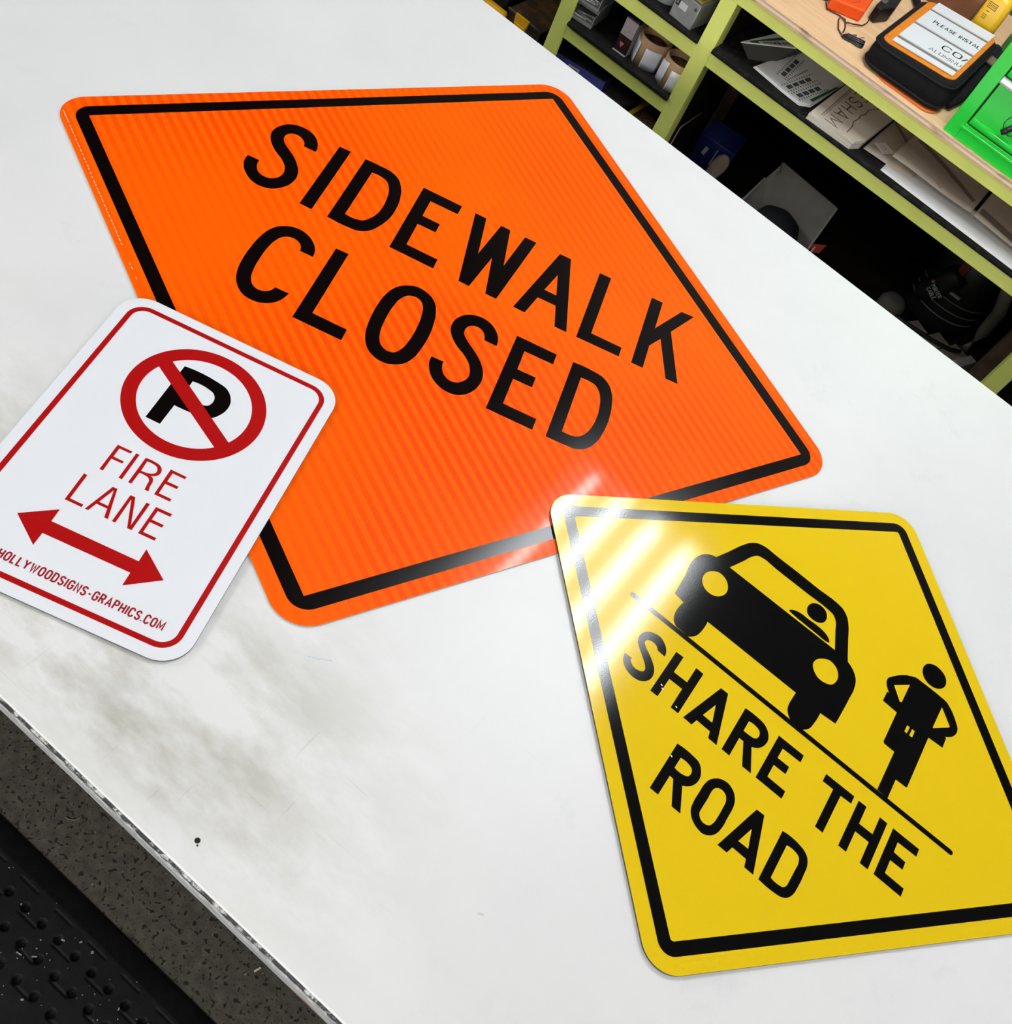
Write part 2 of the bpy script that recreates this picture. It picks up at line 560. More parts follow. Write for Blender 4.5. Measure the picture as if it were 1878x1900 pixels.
# ---------------------------------------------------------------- ceiling lamps (two feet by four): one with four tubes, the rest added fill
M_pan = mat('white lamp pan', (0.85, 0.85, 0.85), 0.5)
M_tube = mat('lit fluorescent tube', (0.9, 0.9, 0.9), 0.4, emit=((0.93, 0.97, 1.0), TUBE_STRENGTH))
M_lens = mat('lamp diffuser', (0.85, 0.85, 0.85), 0.5)
def troffer_shell(px, py, label):
    r = thing('ceiling_light', label, 'lamp', (px, py, CEIL - 0.10), 0, 'ceiling lamps over the table')
    m = MB()
    m.box(-0.33, 0.33, -0.65, 0.65, 0.088, 0.0995)
    for sx in (-1, 1):
        m.box(sx * 0.32 - 0.01, sx * 0.32 + 0.01, -0.65, 0.65, 0.02, 0.088)
        m.box(-0.31, 0.31, sx * 0.64 - 0.01, sx * 0.64 + 0.01, 0.02, 0.088)
    m.build('housing', M_pan, r)
    return r
lamp = troffer_shell(0.3625, 0.945, 'open ceiling lamp with four bare tubes above the table')
for tx in (-0.2225, -0.0755, 0.0745, 0.2225):
    m = MB()
    m.tube([(tx, -0.605, 0.05), (tx, 0.605, 0.05)], 0.019, 16)
    m.build('tube', M_tube, lamp)
for k, (px, py) in enumerate(FILL_LAMP_XY):  # unseen lamps added for general fill light
    r = troffer_shell(px, py, ['added fill lamp behind the camera, at the far left', 'added fill lamp directly behind the camera', 'added fill lamp behind the camera, at the far right', 'added fill lamp over the left end of the room', 'added fill lamp over the right end of the room'][k])
    ld = bpy.data.lights.new('fill_lamp', 'AREA')
    ld.shape = 'RECTANGLE'
    ld.size, ld.size_y = 0.6, 1.2
    ld.energy = FILL_LAMP_W[k]
    ld.color = (0.97, 0.985, 1.0)
    lo = bpy.data.objects.new('fill_lamp', ld)
    COL.objects.link(lo)
    lo.parent = r
    lo.location = (0, 0, 0.018)

# unseen window frame and fill light, added to brighten the bench fronts
wf = MB()
for a, b, c, d_ in ((-1.2, 2.2, 1.02, 1.06), (-1.2, 2.2, 2.44, 2.48), (-1.24, -1.2, 1.02, 2.48), (2.2, 2.24, 1.02, 2.48), (0.48, 0.52, 1.06, 2.44)):
    wf.box(a, b, Y0, Y0 + 0.05, c, d_)
fill_win = struct(wf.build('fill_window_1', M_pan))
ld = bpy.data.lights.new('front_fill', 'AREA')
ld.shape = 'RECTANGLE'
ld.size, ld.size_y = 3.4, 1.38
ld.energy = FRONT_FILL_W
ld.color = (1.0, 0.98, 0.95)
lo = bpy.data.objects.new('front_fill', ld)
COL.objects.link(lo)
lo.location = (0.5, Y0 + 0.03, 1.75)
lo.rotation_euler = (math.radians(90), 0, 0)

# ---------------------------------------------------------------- work table
TX0, TX1, TY0, TY1 = -1.75, 1.95, -0.8605, 0.6745
tb = thing('work_table', 'large white worn work table carrying the three road signs', 'table', (0.1, -0.09, 0))
tb_off = Vector((-0.1, 0.09, 0))
m = MB()
m.box(TX0, TX1, TY0, TY1, TABLE_H - 0.022, TABLE_H, bevel=0.002)
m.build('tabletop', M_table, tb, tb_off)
m = MB()
nseg = 140
zt = TABLE_H - 0.0015
rows = []
rng = random.Random(3)
for i in range(nseg + 1):
    xx = TX0 + (TX1 - TX0) * i / nseg
    wob = 0.0018 * math.sin(xx * 9.0) + rng.uniform(-0.0007, 0.0007)
    rows.append([m.bm.verts.new((xx, TY0 - 0.0028, zt)), m.bm.verts.new((xx, TY0 - 0.0030, 0.8735 + wob)), m.bm.verts.new((xx, TY0 - 0.0002, 0.8735 + wob)), m.bm.verts.new((xx, TY0 - 0.0002, zt))])
for a, b in zip(rows, rows[1:]):
    for k in range(4):
        m.bm.faces.new((a[k], a[(k + 1) % 4], b[(k + 1) % 4], b[k]))
m.bm.faces.new(rows[0]); m.bm.faces.new(rows[-1][::-1])
m.build('edge_band', M_edge, tb, tb_off)
m = MB()
m.box(TX0 + 0.12, TX1 - 0.12, TY0 + 0.10, TY0 + 0.14, 0.80, TABLE_H - 0.022)
m.box(TX0 + 0.12, TX1 - 0.12, TY1 - 0.14, TY1 - 0.10, 0.80, TABLE_H - 0.022)
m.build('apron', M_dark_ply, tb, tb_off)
for lx in (TX0 + 0.16, TX1 - 0.16):
    for ly in (TY0 + 0.19, TY1 - 0.19):
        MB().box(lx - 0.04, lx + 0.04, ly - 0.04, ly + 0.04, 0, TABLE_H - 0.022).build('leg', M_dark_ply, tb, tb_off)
# the nail hole near the front edge, and marker smears
M_hole = mat('dark hole', (0.006, 0.006, 0.005), 0.9)
m = MB()
m.lathe([(0, 0.0002), (0.0026, 0.0003), (0.0030, 0.0001), (0.0030, -0.0005)], 0.319, -0.831, 16, M=Matrix.Translation((0, 0, TABLE_H)))
m.lathe([(0, 0.0002), (0.0010, 0.0003), (0.0010, -0.0005)], 0.3225, -0.8345, 10, M=Matrix.Translation((0, 0, TABLE_H)))
m.build('nail_hole', M_hole, tb, tb_off)
M_marker = mat('faint blue marker', (0.52, 0.63, 0.66), 0.6)
m = MB()
m.ribbon([(0.258, -0.606), (0.268, -0.600), (0.281, -0.590)], 0.0016, TABLE_H + 0.0002)
m.ribbon([(0.579, -0.693), (0.585, -0.690)], 0.002, TABLE_H + 0.0002)
m.ribbon([(-0.171, 0.449), (-0.166, 0.454), (-0.166, 0.462)], 0.0035, TABLE_H + 0.0002)
m.build('marker_smear', M_marker, tb, tb_off)
m = MB()
m.ribbon([(0.118, 0.389), (0.128, 0.397), (0.137, 0.415)], 0.0008, TABLE_H + 0.0002)
m.build('hairline', mat('grey hair line', (0.45, 0.45, 0.44), 0.7), tb, tb_off)

# ---------------------------------------------------------------- the three signs
SIGN = {
 'SIDEWALK': [
  [(-313.3,149.9),(-292.5,149.6),(-293.0,155.2),(-294.0,160.5),(-295.6,165.5),(-297.7,170.3),(-299.7,173.9),(-302.0,177.4),(-304.7,180.6),(-307.6,183.3),(-311.0,185.8),(-314.7,187.8),(-318.7,189.4),(-322.7,190.4),(-326.1,190.9),(-329.6,191.0),(-333.1,190.8),(-336.4,190.3),(-340.4,189.2),(-344.4,187.6),(-348.2,185.6),(-351.5,183.2),(-354.6,180.2),(-357.2,176.6),(-359.5,172.8),(-361.5,168.8),(-363.3,164.2),(-364.7,159.4),(-365.5,154.4),(-365.8,149.5),(-365.4,145.4),(-364.5,141.2),(-363.2,137.1),(-361.7,133.2),(-360.1,129.9),(-358.1,126.6),(-356.0,123.5),(-353.7,120.5),(-351.0,117.3),(-348.0,114.2),(-344.9,111.3),(-341.7,108.5),(-338.1,105.7),(-334.2,103.1),(-330.4,100.4),(-326.9,97.5),(-324.0,94.5),(-321.2,91.3),(-318.7,87.9),(-316.6,84.3),(-315.1,80.6),(-313.8,76.8),(-313.0,72.8),(-312.7,68.9),(-312.9,65.8),(-313.5,62.6),(-314.4,59.5),(-315.6,56.6),(-317.0,54.0),(-318.8,51.6),(-320.8,49.4),(-323.1,47.6),(-325.4,46.4),(-328.0,45.5),(-330.6,45.0),(-333.2,44.8),(-336.0,45.2),(-338.9,46.0),(-341.5,47.2),(-343.9,48.7),(-346.1,50.7),(-347.9,53.1),(-349.5,55.8),(-350.8,58.6),(-351.6,60.5),(-352.2,62.5),(-352.8,64.6),(-353.2,66.6),(-353.4,68.3),(-353.5,70.1),(-353.6,71.8),(-353.5,73.6),(-372.1,72.9),(-372.3,69.2),(-372.2,65.6),(-371.9,62.1),(-371.2,58.6),(-370.5,55.5),(-369.4,52.4),(-368.2,49.4),(-366.9,46.6),(-364.9,43.3),(-362.7,40.1),(-360.3,37.2),(-357.7,34.4),(-354.9,31.7),(-351.9,29.2),(-348.7,26.9),(-345.4,25.0),(-341.9,23.6),(-338.3,22.6),(-334.6,21.9),(-330.9,21.6),(-328.1,21.8),(-325.3,22.2),(-322.5,22.9),(-319.8,23.8),(-317.2,25.0),(-314.8,26.4),(-312.4,27.9),(-310.2,29.7),(-307.5,32.2),(-305.0,35.1),(-302.8,38.1),(-300.7,41.3),(-298.8,44.7),(-297.1,48.2),(-295.7,51.8),(-294.6,55.5),(-293.7,59.7),(-293.1,64.0),(-292.8,68.3),(-292.8,72.5),(-293.2,76.8),(-294.0,81.2),(-295.1,85.5),(-296.5,89.6),(-297.9,92.6),(-299.5,95.6),(-301.3,98.5),(-303.2,101.3),(-305.8,105.0),(-308.6,108.6),(-311.5,112.0),(-314.5,115.3),(-318.3,118.8),(-322.3,122.1),(-326.4,125.3),(-330.4,128.6),(-332.9,130.6),(-335.4,132.6),(-337.8,134.6),(-339.9,136.9),(-341.5,139.1),(-342.9,141.4),(-344.1,143.8),(-345.0,146.2),(-345.4,148.4),(-345.6,150.7),(-345.6,152.9),(-345.3,155.1),(-344.8,157.2),(-344.0,159.2),(-343.0,161.1),(-341.8,162.8),(-340.4,164.2),(-338.7,165.4),(-336.9,166.4),(-335.1,167.1),(-333.0,167.5),(-330.8,167.6),(-328.6,167.4),(-326.5,166.9),(-324.2,166.1),(-322.1,164.9),(-320.1,163.4),(-318.3,161.7),(-317.1,160.4),(-316.0,159.1),(-315.1,157.6),(-314.3,156.0),(-313.8,154.6),(-313.5,153.1),(-313.3,151.5)],
  [(-266.9,187.6),(-247.7,188.3),(-247.1,24.0),(-266.7,24.7)],
  [(-222.0,187.6),(-215.6,188.0),(-209.3,188.2),(-202.9,188.4),(-196.6,188.3),(-192.1,188.4),(-187.5,188.4),(-183.1,188.2),(-178.7,187.5),(-174.5,186.2),(-170.3,184.5),(-166.3,182.3),(-162.7,179.8),(-159.2,176.2),(-156.1,171.9),(-153.5,167.3),(-151.1,162.7),(-148.6,157.2),(-146.7,151.4),(-145.1,145.5),(-143.7,139.6),(-142.2,132.6),(-141.2,125.5),(-140.5,118.3),(-140.1,111.1),(-139.9,103.9),(-140.0,96.7),(-140.4,89.4),(-141.3,82.3),(-142.4,76.2),(-143.8,70.2),(-145.5,64.2),(-147.4,58.4),(-149.1,53.6),(-150.9,48.9),(-152.9,44.3),(-155.4,40.0),(-157.2,37.5),(-159.1,35.0),(-161.1,32.7),(-163.4,30.7),(-165.9,28.8),(-168.5,27.2),(-171.3,25.8),(-174.2,24.7),(-177.3,24.0),(-180.4,23.6),(-183.6,23.4),(-186.8,23.2),(-195.5,22.8),(-204.2,22.9),(-213.0,23.5),(-221.7,24.6)],
  [(-202.0,164.6),(-198.4,165.2),(-194.8,165.4),(-191.3,165.4),(-187.8,165.1),(-185.3,164.7),(-182.8,164.2),(-180.4,163.6),(-178.2,162.6),(-176.0,161.2),(-174.1,159.5),(-172.3,157.6),(-170.7,155.5),(-168.8,152.6),(-167.3,149.4),(-166.0,146.1),(-164.8,142.7),(-163.4,137.9),(-162.3,133.0),(-161.5,128.0),(-160.7,123.0),(-160.0,117.0),(-159.5,110.9),(-159.2,104.8),(-159.3,98.7),(-159.4,93.4),(-159.8,88.0),(-160.4,82.7),(-161.4,77.5),(-162.5,73.5),(-163.8,69.6),(-165.4,65.7),(-167.2,62.0),(-168.7,58.9),(-170.3,55.9),(-172.2,53.0),(-174.5,50.8),(-176.4,49.6),(-178.6,48.7),(-180.9,47.9),(-183.1,47.3),(-187.6,46.5),(-192.3,46.2),(-197.0,46.6),(-201.9,47.5)],
  [(-120.2,186.9),(-52.4,186.5),(-52.9,163.8),(-100.2,163.4),(-99.7,122.4),(-69.8,121.9),(-69.5,100.0),(-100.0,99.8),(-99.2,45.1),(-46.9,44.1),(-46.7,21.7),(-119.5,23.2)],
  [(-28.7,185.8),(-9.1,185.8),(4.0,98.2),(17.2,185.3),(33.5,185.3),(47.9,98.1),(59.9,185.7),(80.2,185.3),(58.7,21.0),(40.5,21.1),(26.3,104.0),(13.3,20.5),(-4.3,21.2)],
  [(122.5,185.9),(142.1,186.3),(177.3,21.3),(157.2,21.4),(146.9,66.2),(116.3,66.0),(106.6,21.0),(87.0,21.6)],
  [(132.0,135.8),(142.0,88.8),(121.2,89.0)],
  [(194.4,186.7),(214.8,187.0),(214.0,43.9),(266.3,44.2),(266.4,22.9),(193.8,21.6)],
  [(288.8,188.2),(308.9,188.4),(308.6,121.3),(343.5,188.3),(365.8,190.0),(335.3,130.6),(367.7,24.0),(346.9,23.5),(322.0,103.6),(307.7,77.1),(307.6,22.8),(287.7,22.6)],
 ],
 'CLOSED': [
  [(-226.6,-67.8),(-206.5,-67.9),(-206.8,-62.8),(-207.6,-58.0),(-208.9,-53.4),(-210.8,-49.1),(-212.5,-46.3),(-214.4,-43.5),(-216.5,-41.0),(-218.8,-38.6),(-221.3,-36.2),(-224.1,-34.0),(-227.0,-32.1),(-230.1,-30.5),(-233.1,-29.3),(-236.2,-28.3),(-239.4,-27.6),(-242.7,-27.3),(-245.3,-27.2),(-248.1,-27.3),(-250.8,-27.7),(-253.4,-28.3),(-256.1,-29.2),(-258.8,-30.5),(-261.4,-31.9),(-263.8,-33.5),(-266.6,-35.6),(-269.3,-37.9),(-271.7,-40.5),(-273.9,-43.1),(-275.9,-46.2),(-277.7,-49.6),(-279.2,-53.0),(-280.6,-56.5),(-282.2,-61.7),(-283.4,-67.0),(-284.3,-72.4),(-285.1,-77.8),(-286.0,-85.3),(-286.5,-92.8),(-286.8,-100.3),(-286.9,-107.8),(-287.0,-115.0),(-286.9,-122.1),(-286.6,-129.2),(-286.0,-136.3),(-285.4,-142.2),(-284.6,-148.1),(-283.5,-153.8),(-282.1,-159.6),(-280.9,-163.3),(-279.7,-167.0),(-278.2,-170.7),(-276.5,-174.2),(-274.8,-177.0),(-273.0,-179.7),(-271.0,-182.3),(-268.9,-184.8),(-266.1,-187.6),(-263.1,-190.1),(-259.9,-192.4),(-256.4,-194.1),(-253.4,-195.1),(-250.2,-195.8),(-246.8,-196.2),(-243.6,-196.3),(-240.8,-196.2),(-238.0,-195.8),(-235.2,-195.3),(-232.5,-194.5),(-230.0,-193.5),(-227.6,-192.2),(-225.2,-190.7),(-223.0,-189.1),(-220.8,-187.3),(-218.6,-185.3),(-216.6,-183.1),(-214.8,-180.8),(-213.1,-178.2),(-211.6,-175.4),(-210.3,-172.5),(-209.2,-169.5),(-208.1,-166.1),(-207.3,-162.7),(-206.7,-159.1),(-206.3,-155.4),(-226.5,-155.6),(-226.9,-158.0),(-227.6,-160.3),(-228.4,-162.4),(-229.5,-164.5),(-230.6,-166.2),(-231.9,-167.9),(-233.4,-169.5),(-235.0,-170.7),(-237.3,-171.9),(-239.8,-172.8),(-242.5,-173.3),(-245.0,-173.4),(-247.4,-172.9),(-249.9,-172.1),(-252.2,-171.0),(-254.2,-169.6),(-256.4,-167.5),(-258.2,-165.0),(-259.7,-162.2),(-261.1,-159.4),(-262.5,-155.9),(-263.4,-152.2),(-264.2,-148.3),(-264.9,-144.5),(-265.9,-137.8),(-266.6,-131.1),(-266.9,-124.3),(-267.2,-117.5),(-267.4,-110.0),(-267.5,-102.5),(-267.3,-95.0),(-266.7,-87.6),(-266.2,-83.1),(-265.6,-78.6),(-264.9,-74.2),(-263.7,-69.8),(-262.8,-66.9),(-261.9,-64.0),(-260.7,-61.3),(-259.2,-58.7),(-257.8,-56.9),(-256.2,-55.1),(-254.5,-53.5),(-252.6,-52.1),(-250.6,-51.2),(-248.5,-50.4),(-246.3,-50.0),(-244.1,-49.8),(-241.8,-49.9),(-239.5,-50.4),(-237.2,-51.2),(-235.2,-52.3),(-233.5,-53.5),(-231.9,-54.9),(-230.6,-56.4),(-229.4,-58.1),(-228.6,-59.4),(-228.0,-60.9),(-227.5,-62.4),(-227.1,-63.9),(-226.9,-64.8),(-226.8,-65.8),(-226.7,-66.8)],
  [(-185.0,-30.4),(-165.1,-30.1),(-164.4,-170.2),(-111.6,-171.1),(-111.2,-193.8),(-184.6,-192.9)],
  [(-68.0,-36.7),(-65.2,-34.9),(-62.3,-33.2),(-59.3,-31.7),(-56.2,-30.8),(-52.8,-30.2),(-49.2,-30.2),(-45.6,-30.5),(-42.1,-31.2),(-38.6,-32.2),(-35.2,-33.5),(-31.9,-35.1),(-28.9,-37.1),(-26.0,-39.4),(-23.4,-42.0),(-21.0,-44.8),(-18.9,-47.8),(-17.0,-51.1),(-15.5,-54.7),(-14.2,-58.4),(-13.0,-62.1),(-11.2,-68.3),(-9.9,-74.5),(-8.9,-80.8),(-8.1,-87.1),(-7.2,-94.7),(-6.6,-102.4),(-6.3,-110.0),(-6.3,-117.7),(-6.5,-124.8),(-6.9,-131.9),(-7.5,-139.1),(-8.4,-146.2),(-9.1,-151.7),(-9.9,-157.2),(-11.0,-162.7),(-12.6,-167.9),(-14.1,-172.0),(-15.8,-176.0),(-17.8,-179.8),(-20.2,-183.3),(-22.4,-185.8),(-24.8,-188.1),(-27.4,-190.2),(-30.1,-192.1),(-33.3,-193.9),(-36.6,-195.6),(-40.1,-197.0),(-43.6,-197.8),(-47.6,-198.2),(-51.7,-198.1),(-55.8,-197.5),(-59.7,-196.5),(-63.4,-195.0),(-67.0,-193.0),(-70.4,-190.6),(-73.4,-187.9),(-76.0,-185.1),(-78.3,-181.9),(-80.4,-178.5),(-82.3,-175.1),(-84.0,-171.4),(-85.4,-167.5),(-86.6,-163.6),(-87.6,-159.6),(-89.0,-153.5),(-89.9,-147.3),(-90.7,-141.1),(-91.2,-134.8),(-91.8,-127.3),(-92.1,-119.7),(-92.2,-112.2),(-92.1,-104.6),(-91.9,-97.2),(-91.5,-89.8),(-90.8,-82.5),(-89.6,-75.3),(-88.6,-70.6),(-87.4,-65.9),(-86.0,-61.3),(-84.2,-56.8),(-82.7,-53.8),(-81.2,-50.8),(-79.4,-47.9),(-77.4,-45.2),(-75.3,-42.9),(-73.0,-40.6),(-70.6,-38.6)],
  [(-58.8,-54.7),(-56.5,-53.4),(-54.0,-52.3),(-51.4,-51.6),(-48.9,-51.4),(-46.4,-51.7),(-43.9,-52.4),(-41.4,-53.5),(-39.3,-54.9),(-37.4,-56.8),(-35.8,-59.1),(-34.4,-61.6),(-33.2,-64.0),(-31.6,-68.2),(-30.6,-72.6),(-29.9,-77.2),(-29.2,-81.6),(-28.3,-88.3),(-27.7,-94.9),(-27.4,-101.6),(-27.2,-108.3),(-27.1,-115.9),(-27.3,-123.5),(-27.7,-131.1),(-28.5,-138.6),(-29.1,-143.6),(-29.7,-148.6),(-30.6,-153.5),(-32.0,-158.2),(-33.5,-162.2),(-35.1,-166.2),(-37.2,-169.8),(-40.0,-172.5),(-41.8,-173.5),(-43.9,-174.3),(-46.1,-174.9),(-48.2,-175.2),(-51.0,-174.8),(-53.9,-173.8),(-56.6,-172.4),(-59.0,-170.7),(-61.3,-168.6),(-63.2,-166.0),(-64.8,-163.2),(-66.2,-160.4),(-67.8,-156.5),(-68.9,-152.4),(-69.7,-148.2),(-70.5,-144.0),(-71.3,-138.4),(-71.7,-132.8),(-72.0,-127.2),(-72.2,-121.6),(-72.4,-114.0),(-72.4,-106.3),(-72.1,-98.7),(-71.5,-91.0),(-70.9,-85.4),(-70.2,-79.7),(-69.2,-74.0),(-67.4,-68.7),(-65.8,-64.8),(-63.9,-60.9),(-61.6,-57.4)],
  [(68.2,-72.0),(88.0,-72.3),(88.0,-67.8),(87.5,-63.5),(86.7,-59.3),(85.3,-55.3),(84.0,-52.2),(82.4,-49.2),(80.6,-46.4),(78.5,-43.7),(76.1,-40.9),(73.3,-38.4),(70.3,-36.0),(67.1,-34.1),(64.2,-32.8),(61.1,-31.7),(57.9,-30.9),(54.6,-30.4),(51.6,-30.3),(48.5,-30.5),(45.4,-31.0),(42.4,-31.7),(39.5,-32.7),(36.6,-33.9),(33.9,-35.3),(31.3,-36.9),(28.4,-39.4),(25.7,-42.4),(23.3,-45.6),(21.2,-48.9),(19.2,-52.8),(17.6,-57.0),(16.4,-61.3),(15.7,-65.7),(15.5,-69.7),(15.7,-73.8),(16.2,-77.9),(17.2,-81.8),(18.5,-85.2),(20.1,-88.6),(22.0,-91.9),(24.1,-95.0),(26.9,-98.6),(29.9,-101.9),(33.2,-105.1),(36.7,-108.1),(40.1,-110.7),(43.8,-113.1),(47.4,-115.4),(50.9,-118.0),(53.6,-120.5),(56.3,-123.0),(58.8,-125.7),(61.1,-128.6),(62.8,-131.2),(64.3,-134.1),(65.7,-137.0),(66.8,-140.0),(67.8,-143.3),(68.7,-146.7),(69.2,-150.1),(69.2,-153.5),(68.7,-156.6),(67.8,-159.7),(66.6,-162.7),(65.0,-165.5),(63.5,-167.8),(61.8,-169.9),(59.8,-171.9),(57.6,-173.4),(55.2,-174.6),(52.6,-175.6),(49.9,-176.1),(47.2,-176.1),(44.7,-175.5),(42.2,-174.4),(39.8,-172.9),(37.6,-171.3),(35.5,-169.3),(33.7,-167.0),(32.0,-164.4),(30.7,-161.8),(29.9,-159.9),(29.4,-157.9),(28.9,-155.9),(28.5,-153.9),(28.3,-152.3),(28.2,-150.7),(28.2,-149.1),(28.2,-147.5),(9.6,-147.9),(9.5,-150.6),(9.5,-153.3),(9.7,-156.0),(10.0,-158.6),(10.7,-162.2),(11.8,-165.7),(13.1,-169.1),(14.6,-172.4),(16.2,-175.6),(18.0,-178.6),(20.0,-181.5),(22.2,-184.1),(24.9,-186.8),(28.0,-189.3),(31.2,-191.6),(34.6,-193.4),(38.1,-195.0),(41.7,-196.3),(45.5,-197.2),(49.2,-197.7),(52.1,-197.8),(55.0,-197.7),(57.9,-197.3),(60.7,-196.6),(63.1,-195.8),(65.4,-194.7),(67.7,-193.5),(69.8,-192.1),(72.6,-189.9),(75.2,-187.3),(77.5,-184.4),(79.6,-181.5),(81.8,-177.8),(83.7,-173.8),(85.2,-169.7),(86.5,-165.5),(87.4,-161.3),(88.1,-157.0),(88.5,-152.7),(88.5,-148.4),(88.1,-144.2),(87.3,-140.0),(86.3,-135.9),(85.0,-131.9),(83.1,-127.5),(80.7,-123.3),(78.1,-119.2),(75.2,-115.3),(71.8,-111.3),(68.0,-107.5),(64.1,-103.8),(60.1,-100.2),(56.5,-97.2),(52.9,-94.3),(49.2,-91.3),(45.9,-88.1),(43.4,-85.5),(40.9,-82.9),(38.7,-80.1),(37.2,-77.1),(36.6,-74.8),(36.3,-72.4),(36.2,-69.9),(36.4,-67.5),(36.9,-65.2),(37.5,-62.8),(38.5,-60.6),(39.8,-58.6),(41.2,-57.0),(42.8,-55.6),(44.6,-54.4),(46.5,-53.5),(48.5,-53.0),(50.6,-52.7),(52.7,-52.6),(54.7,-52.9),(56.9,-53.6),(59.0,-54.8),(60.9,-56.1),(62.5,-57.7),(64.0,-59.5),(65.1,-61.5),(66.1,-63.6),(66.9,-65.8),(67.4,-67.3),(67.7,-68.8),(68.0,-70.4)],
  [(110.0,-33.1),(175.8,-33.3),(175.6,-56.0),(129.0,-56.6),(129.4,-97.6),(159.0,-97.2),(158.9,-118.5),(128.8,-119.1),(128.9,-172.4),(181.1,-172.4),(180.9,-194.6),(109.0,-194.5)],
  [(202.9,-32.8),(211.6,-31.7),(220.3,-31.2),(228.9,-31.3),(237.5,-31.9),(241.4,-32.3),(245.2,-32.8),(249.0,-33.5),(252.6,-34.6),(255.9,-36.3),(259.1,-38.4),(262.1,-40.8),(264.8,-43.5),(267.7,-47.1),(270.2,-51.2),(272.3,-55.5),(274.1,-59.9),(275.9,-65.1),(277.3,-70.5),(278.3,-76.0),(279.2,-81.6),(280.2,-88.7),(280.9,-95.9),(281.2,-103.1),(281.4,-110.3),(281.2,-117.5),(280.8,-124.8),(280.1,-132.0),(279.2,-139.2),(278.2,-145.2),(277.2,-151.3),(275.8,-157.3),(273.9,-163.1),(272.3,-167.4),(270.4,-171.7),(268.3,-175.8),(265.7,-179.6),(263.6,-182.2),(261.2,-184.7),(258.6,-187.0),(255.9,-189.0),(253.6,-190.4),(251.2,-191.6),(248.7,-192.7),(246.2,-193.4),(243.6,-193.9),(241.0,-194.1),(238.3,-194.2),(235.6,-194.2),(227.2,-194.7),(218.8,-194.9),(210.3,-195.0),(201.9,-194.9)],
  [(221.9,-55.6),(225.1,-55.2),(228.3,-55.0),(231.5,-55.0),(234.7,-55.1),(237.3,-55.4),(240.1,-55.7),(242.7,-56.2),(245.2,-57.1),(247.6,-58.7),(249.8,-60.7),(251.8,-63.0),(253.6,-65.3),(255.5,-68.4),(257.0,-71.8),(258.2,-75.4),(259.3,-79.0),(260.6,-84.0),(261.5,-89.2),(262.1,-94.4),(262.6,-99.6),(263.1,-105.6),(263.3,-111.6),(263.2,-117.6),(262.9,-123.6),(262.4,-128.8),(261.7,-133.9),(260.8,-139.0),(259.6,-144.0),(258.3,-148.3),(256.8,-152.7),(255.0,-156.9),(252.8,-160.8),(251.0,-163.4),(249.0,-166.0),(246.8,-168.3),(244.2,-170.1),(242.5,-170.9),(240.6,-171.5),(238.6,-172.0),(236.7,-172.4),(232.9,-173.0),(229.2,-173.3),(225.3,-173.2),(221.4,-172.9)],
 ],
 'SHARE': [
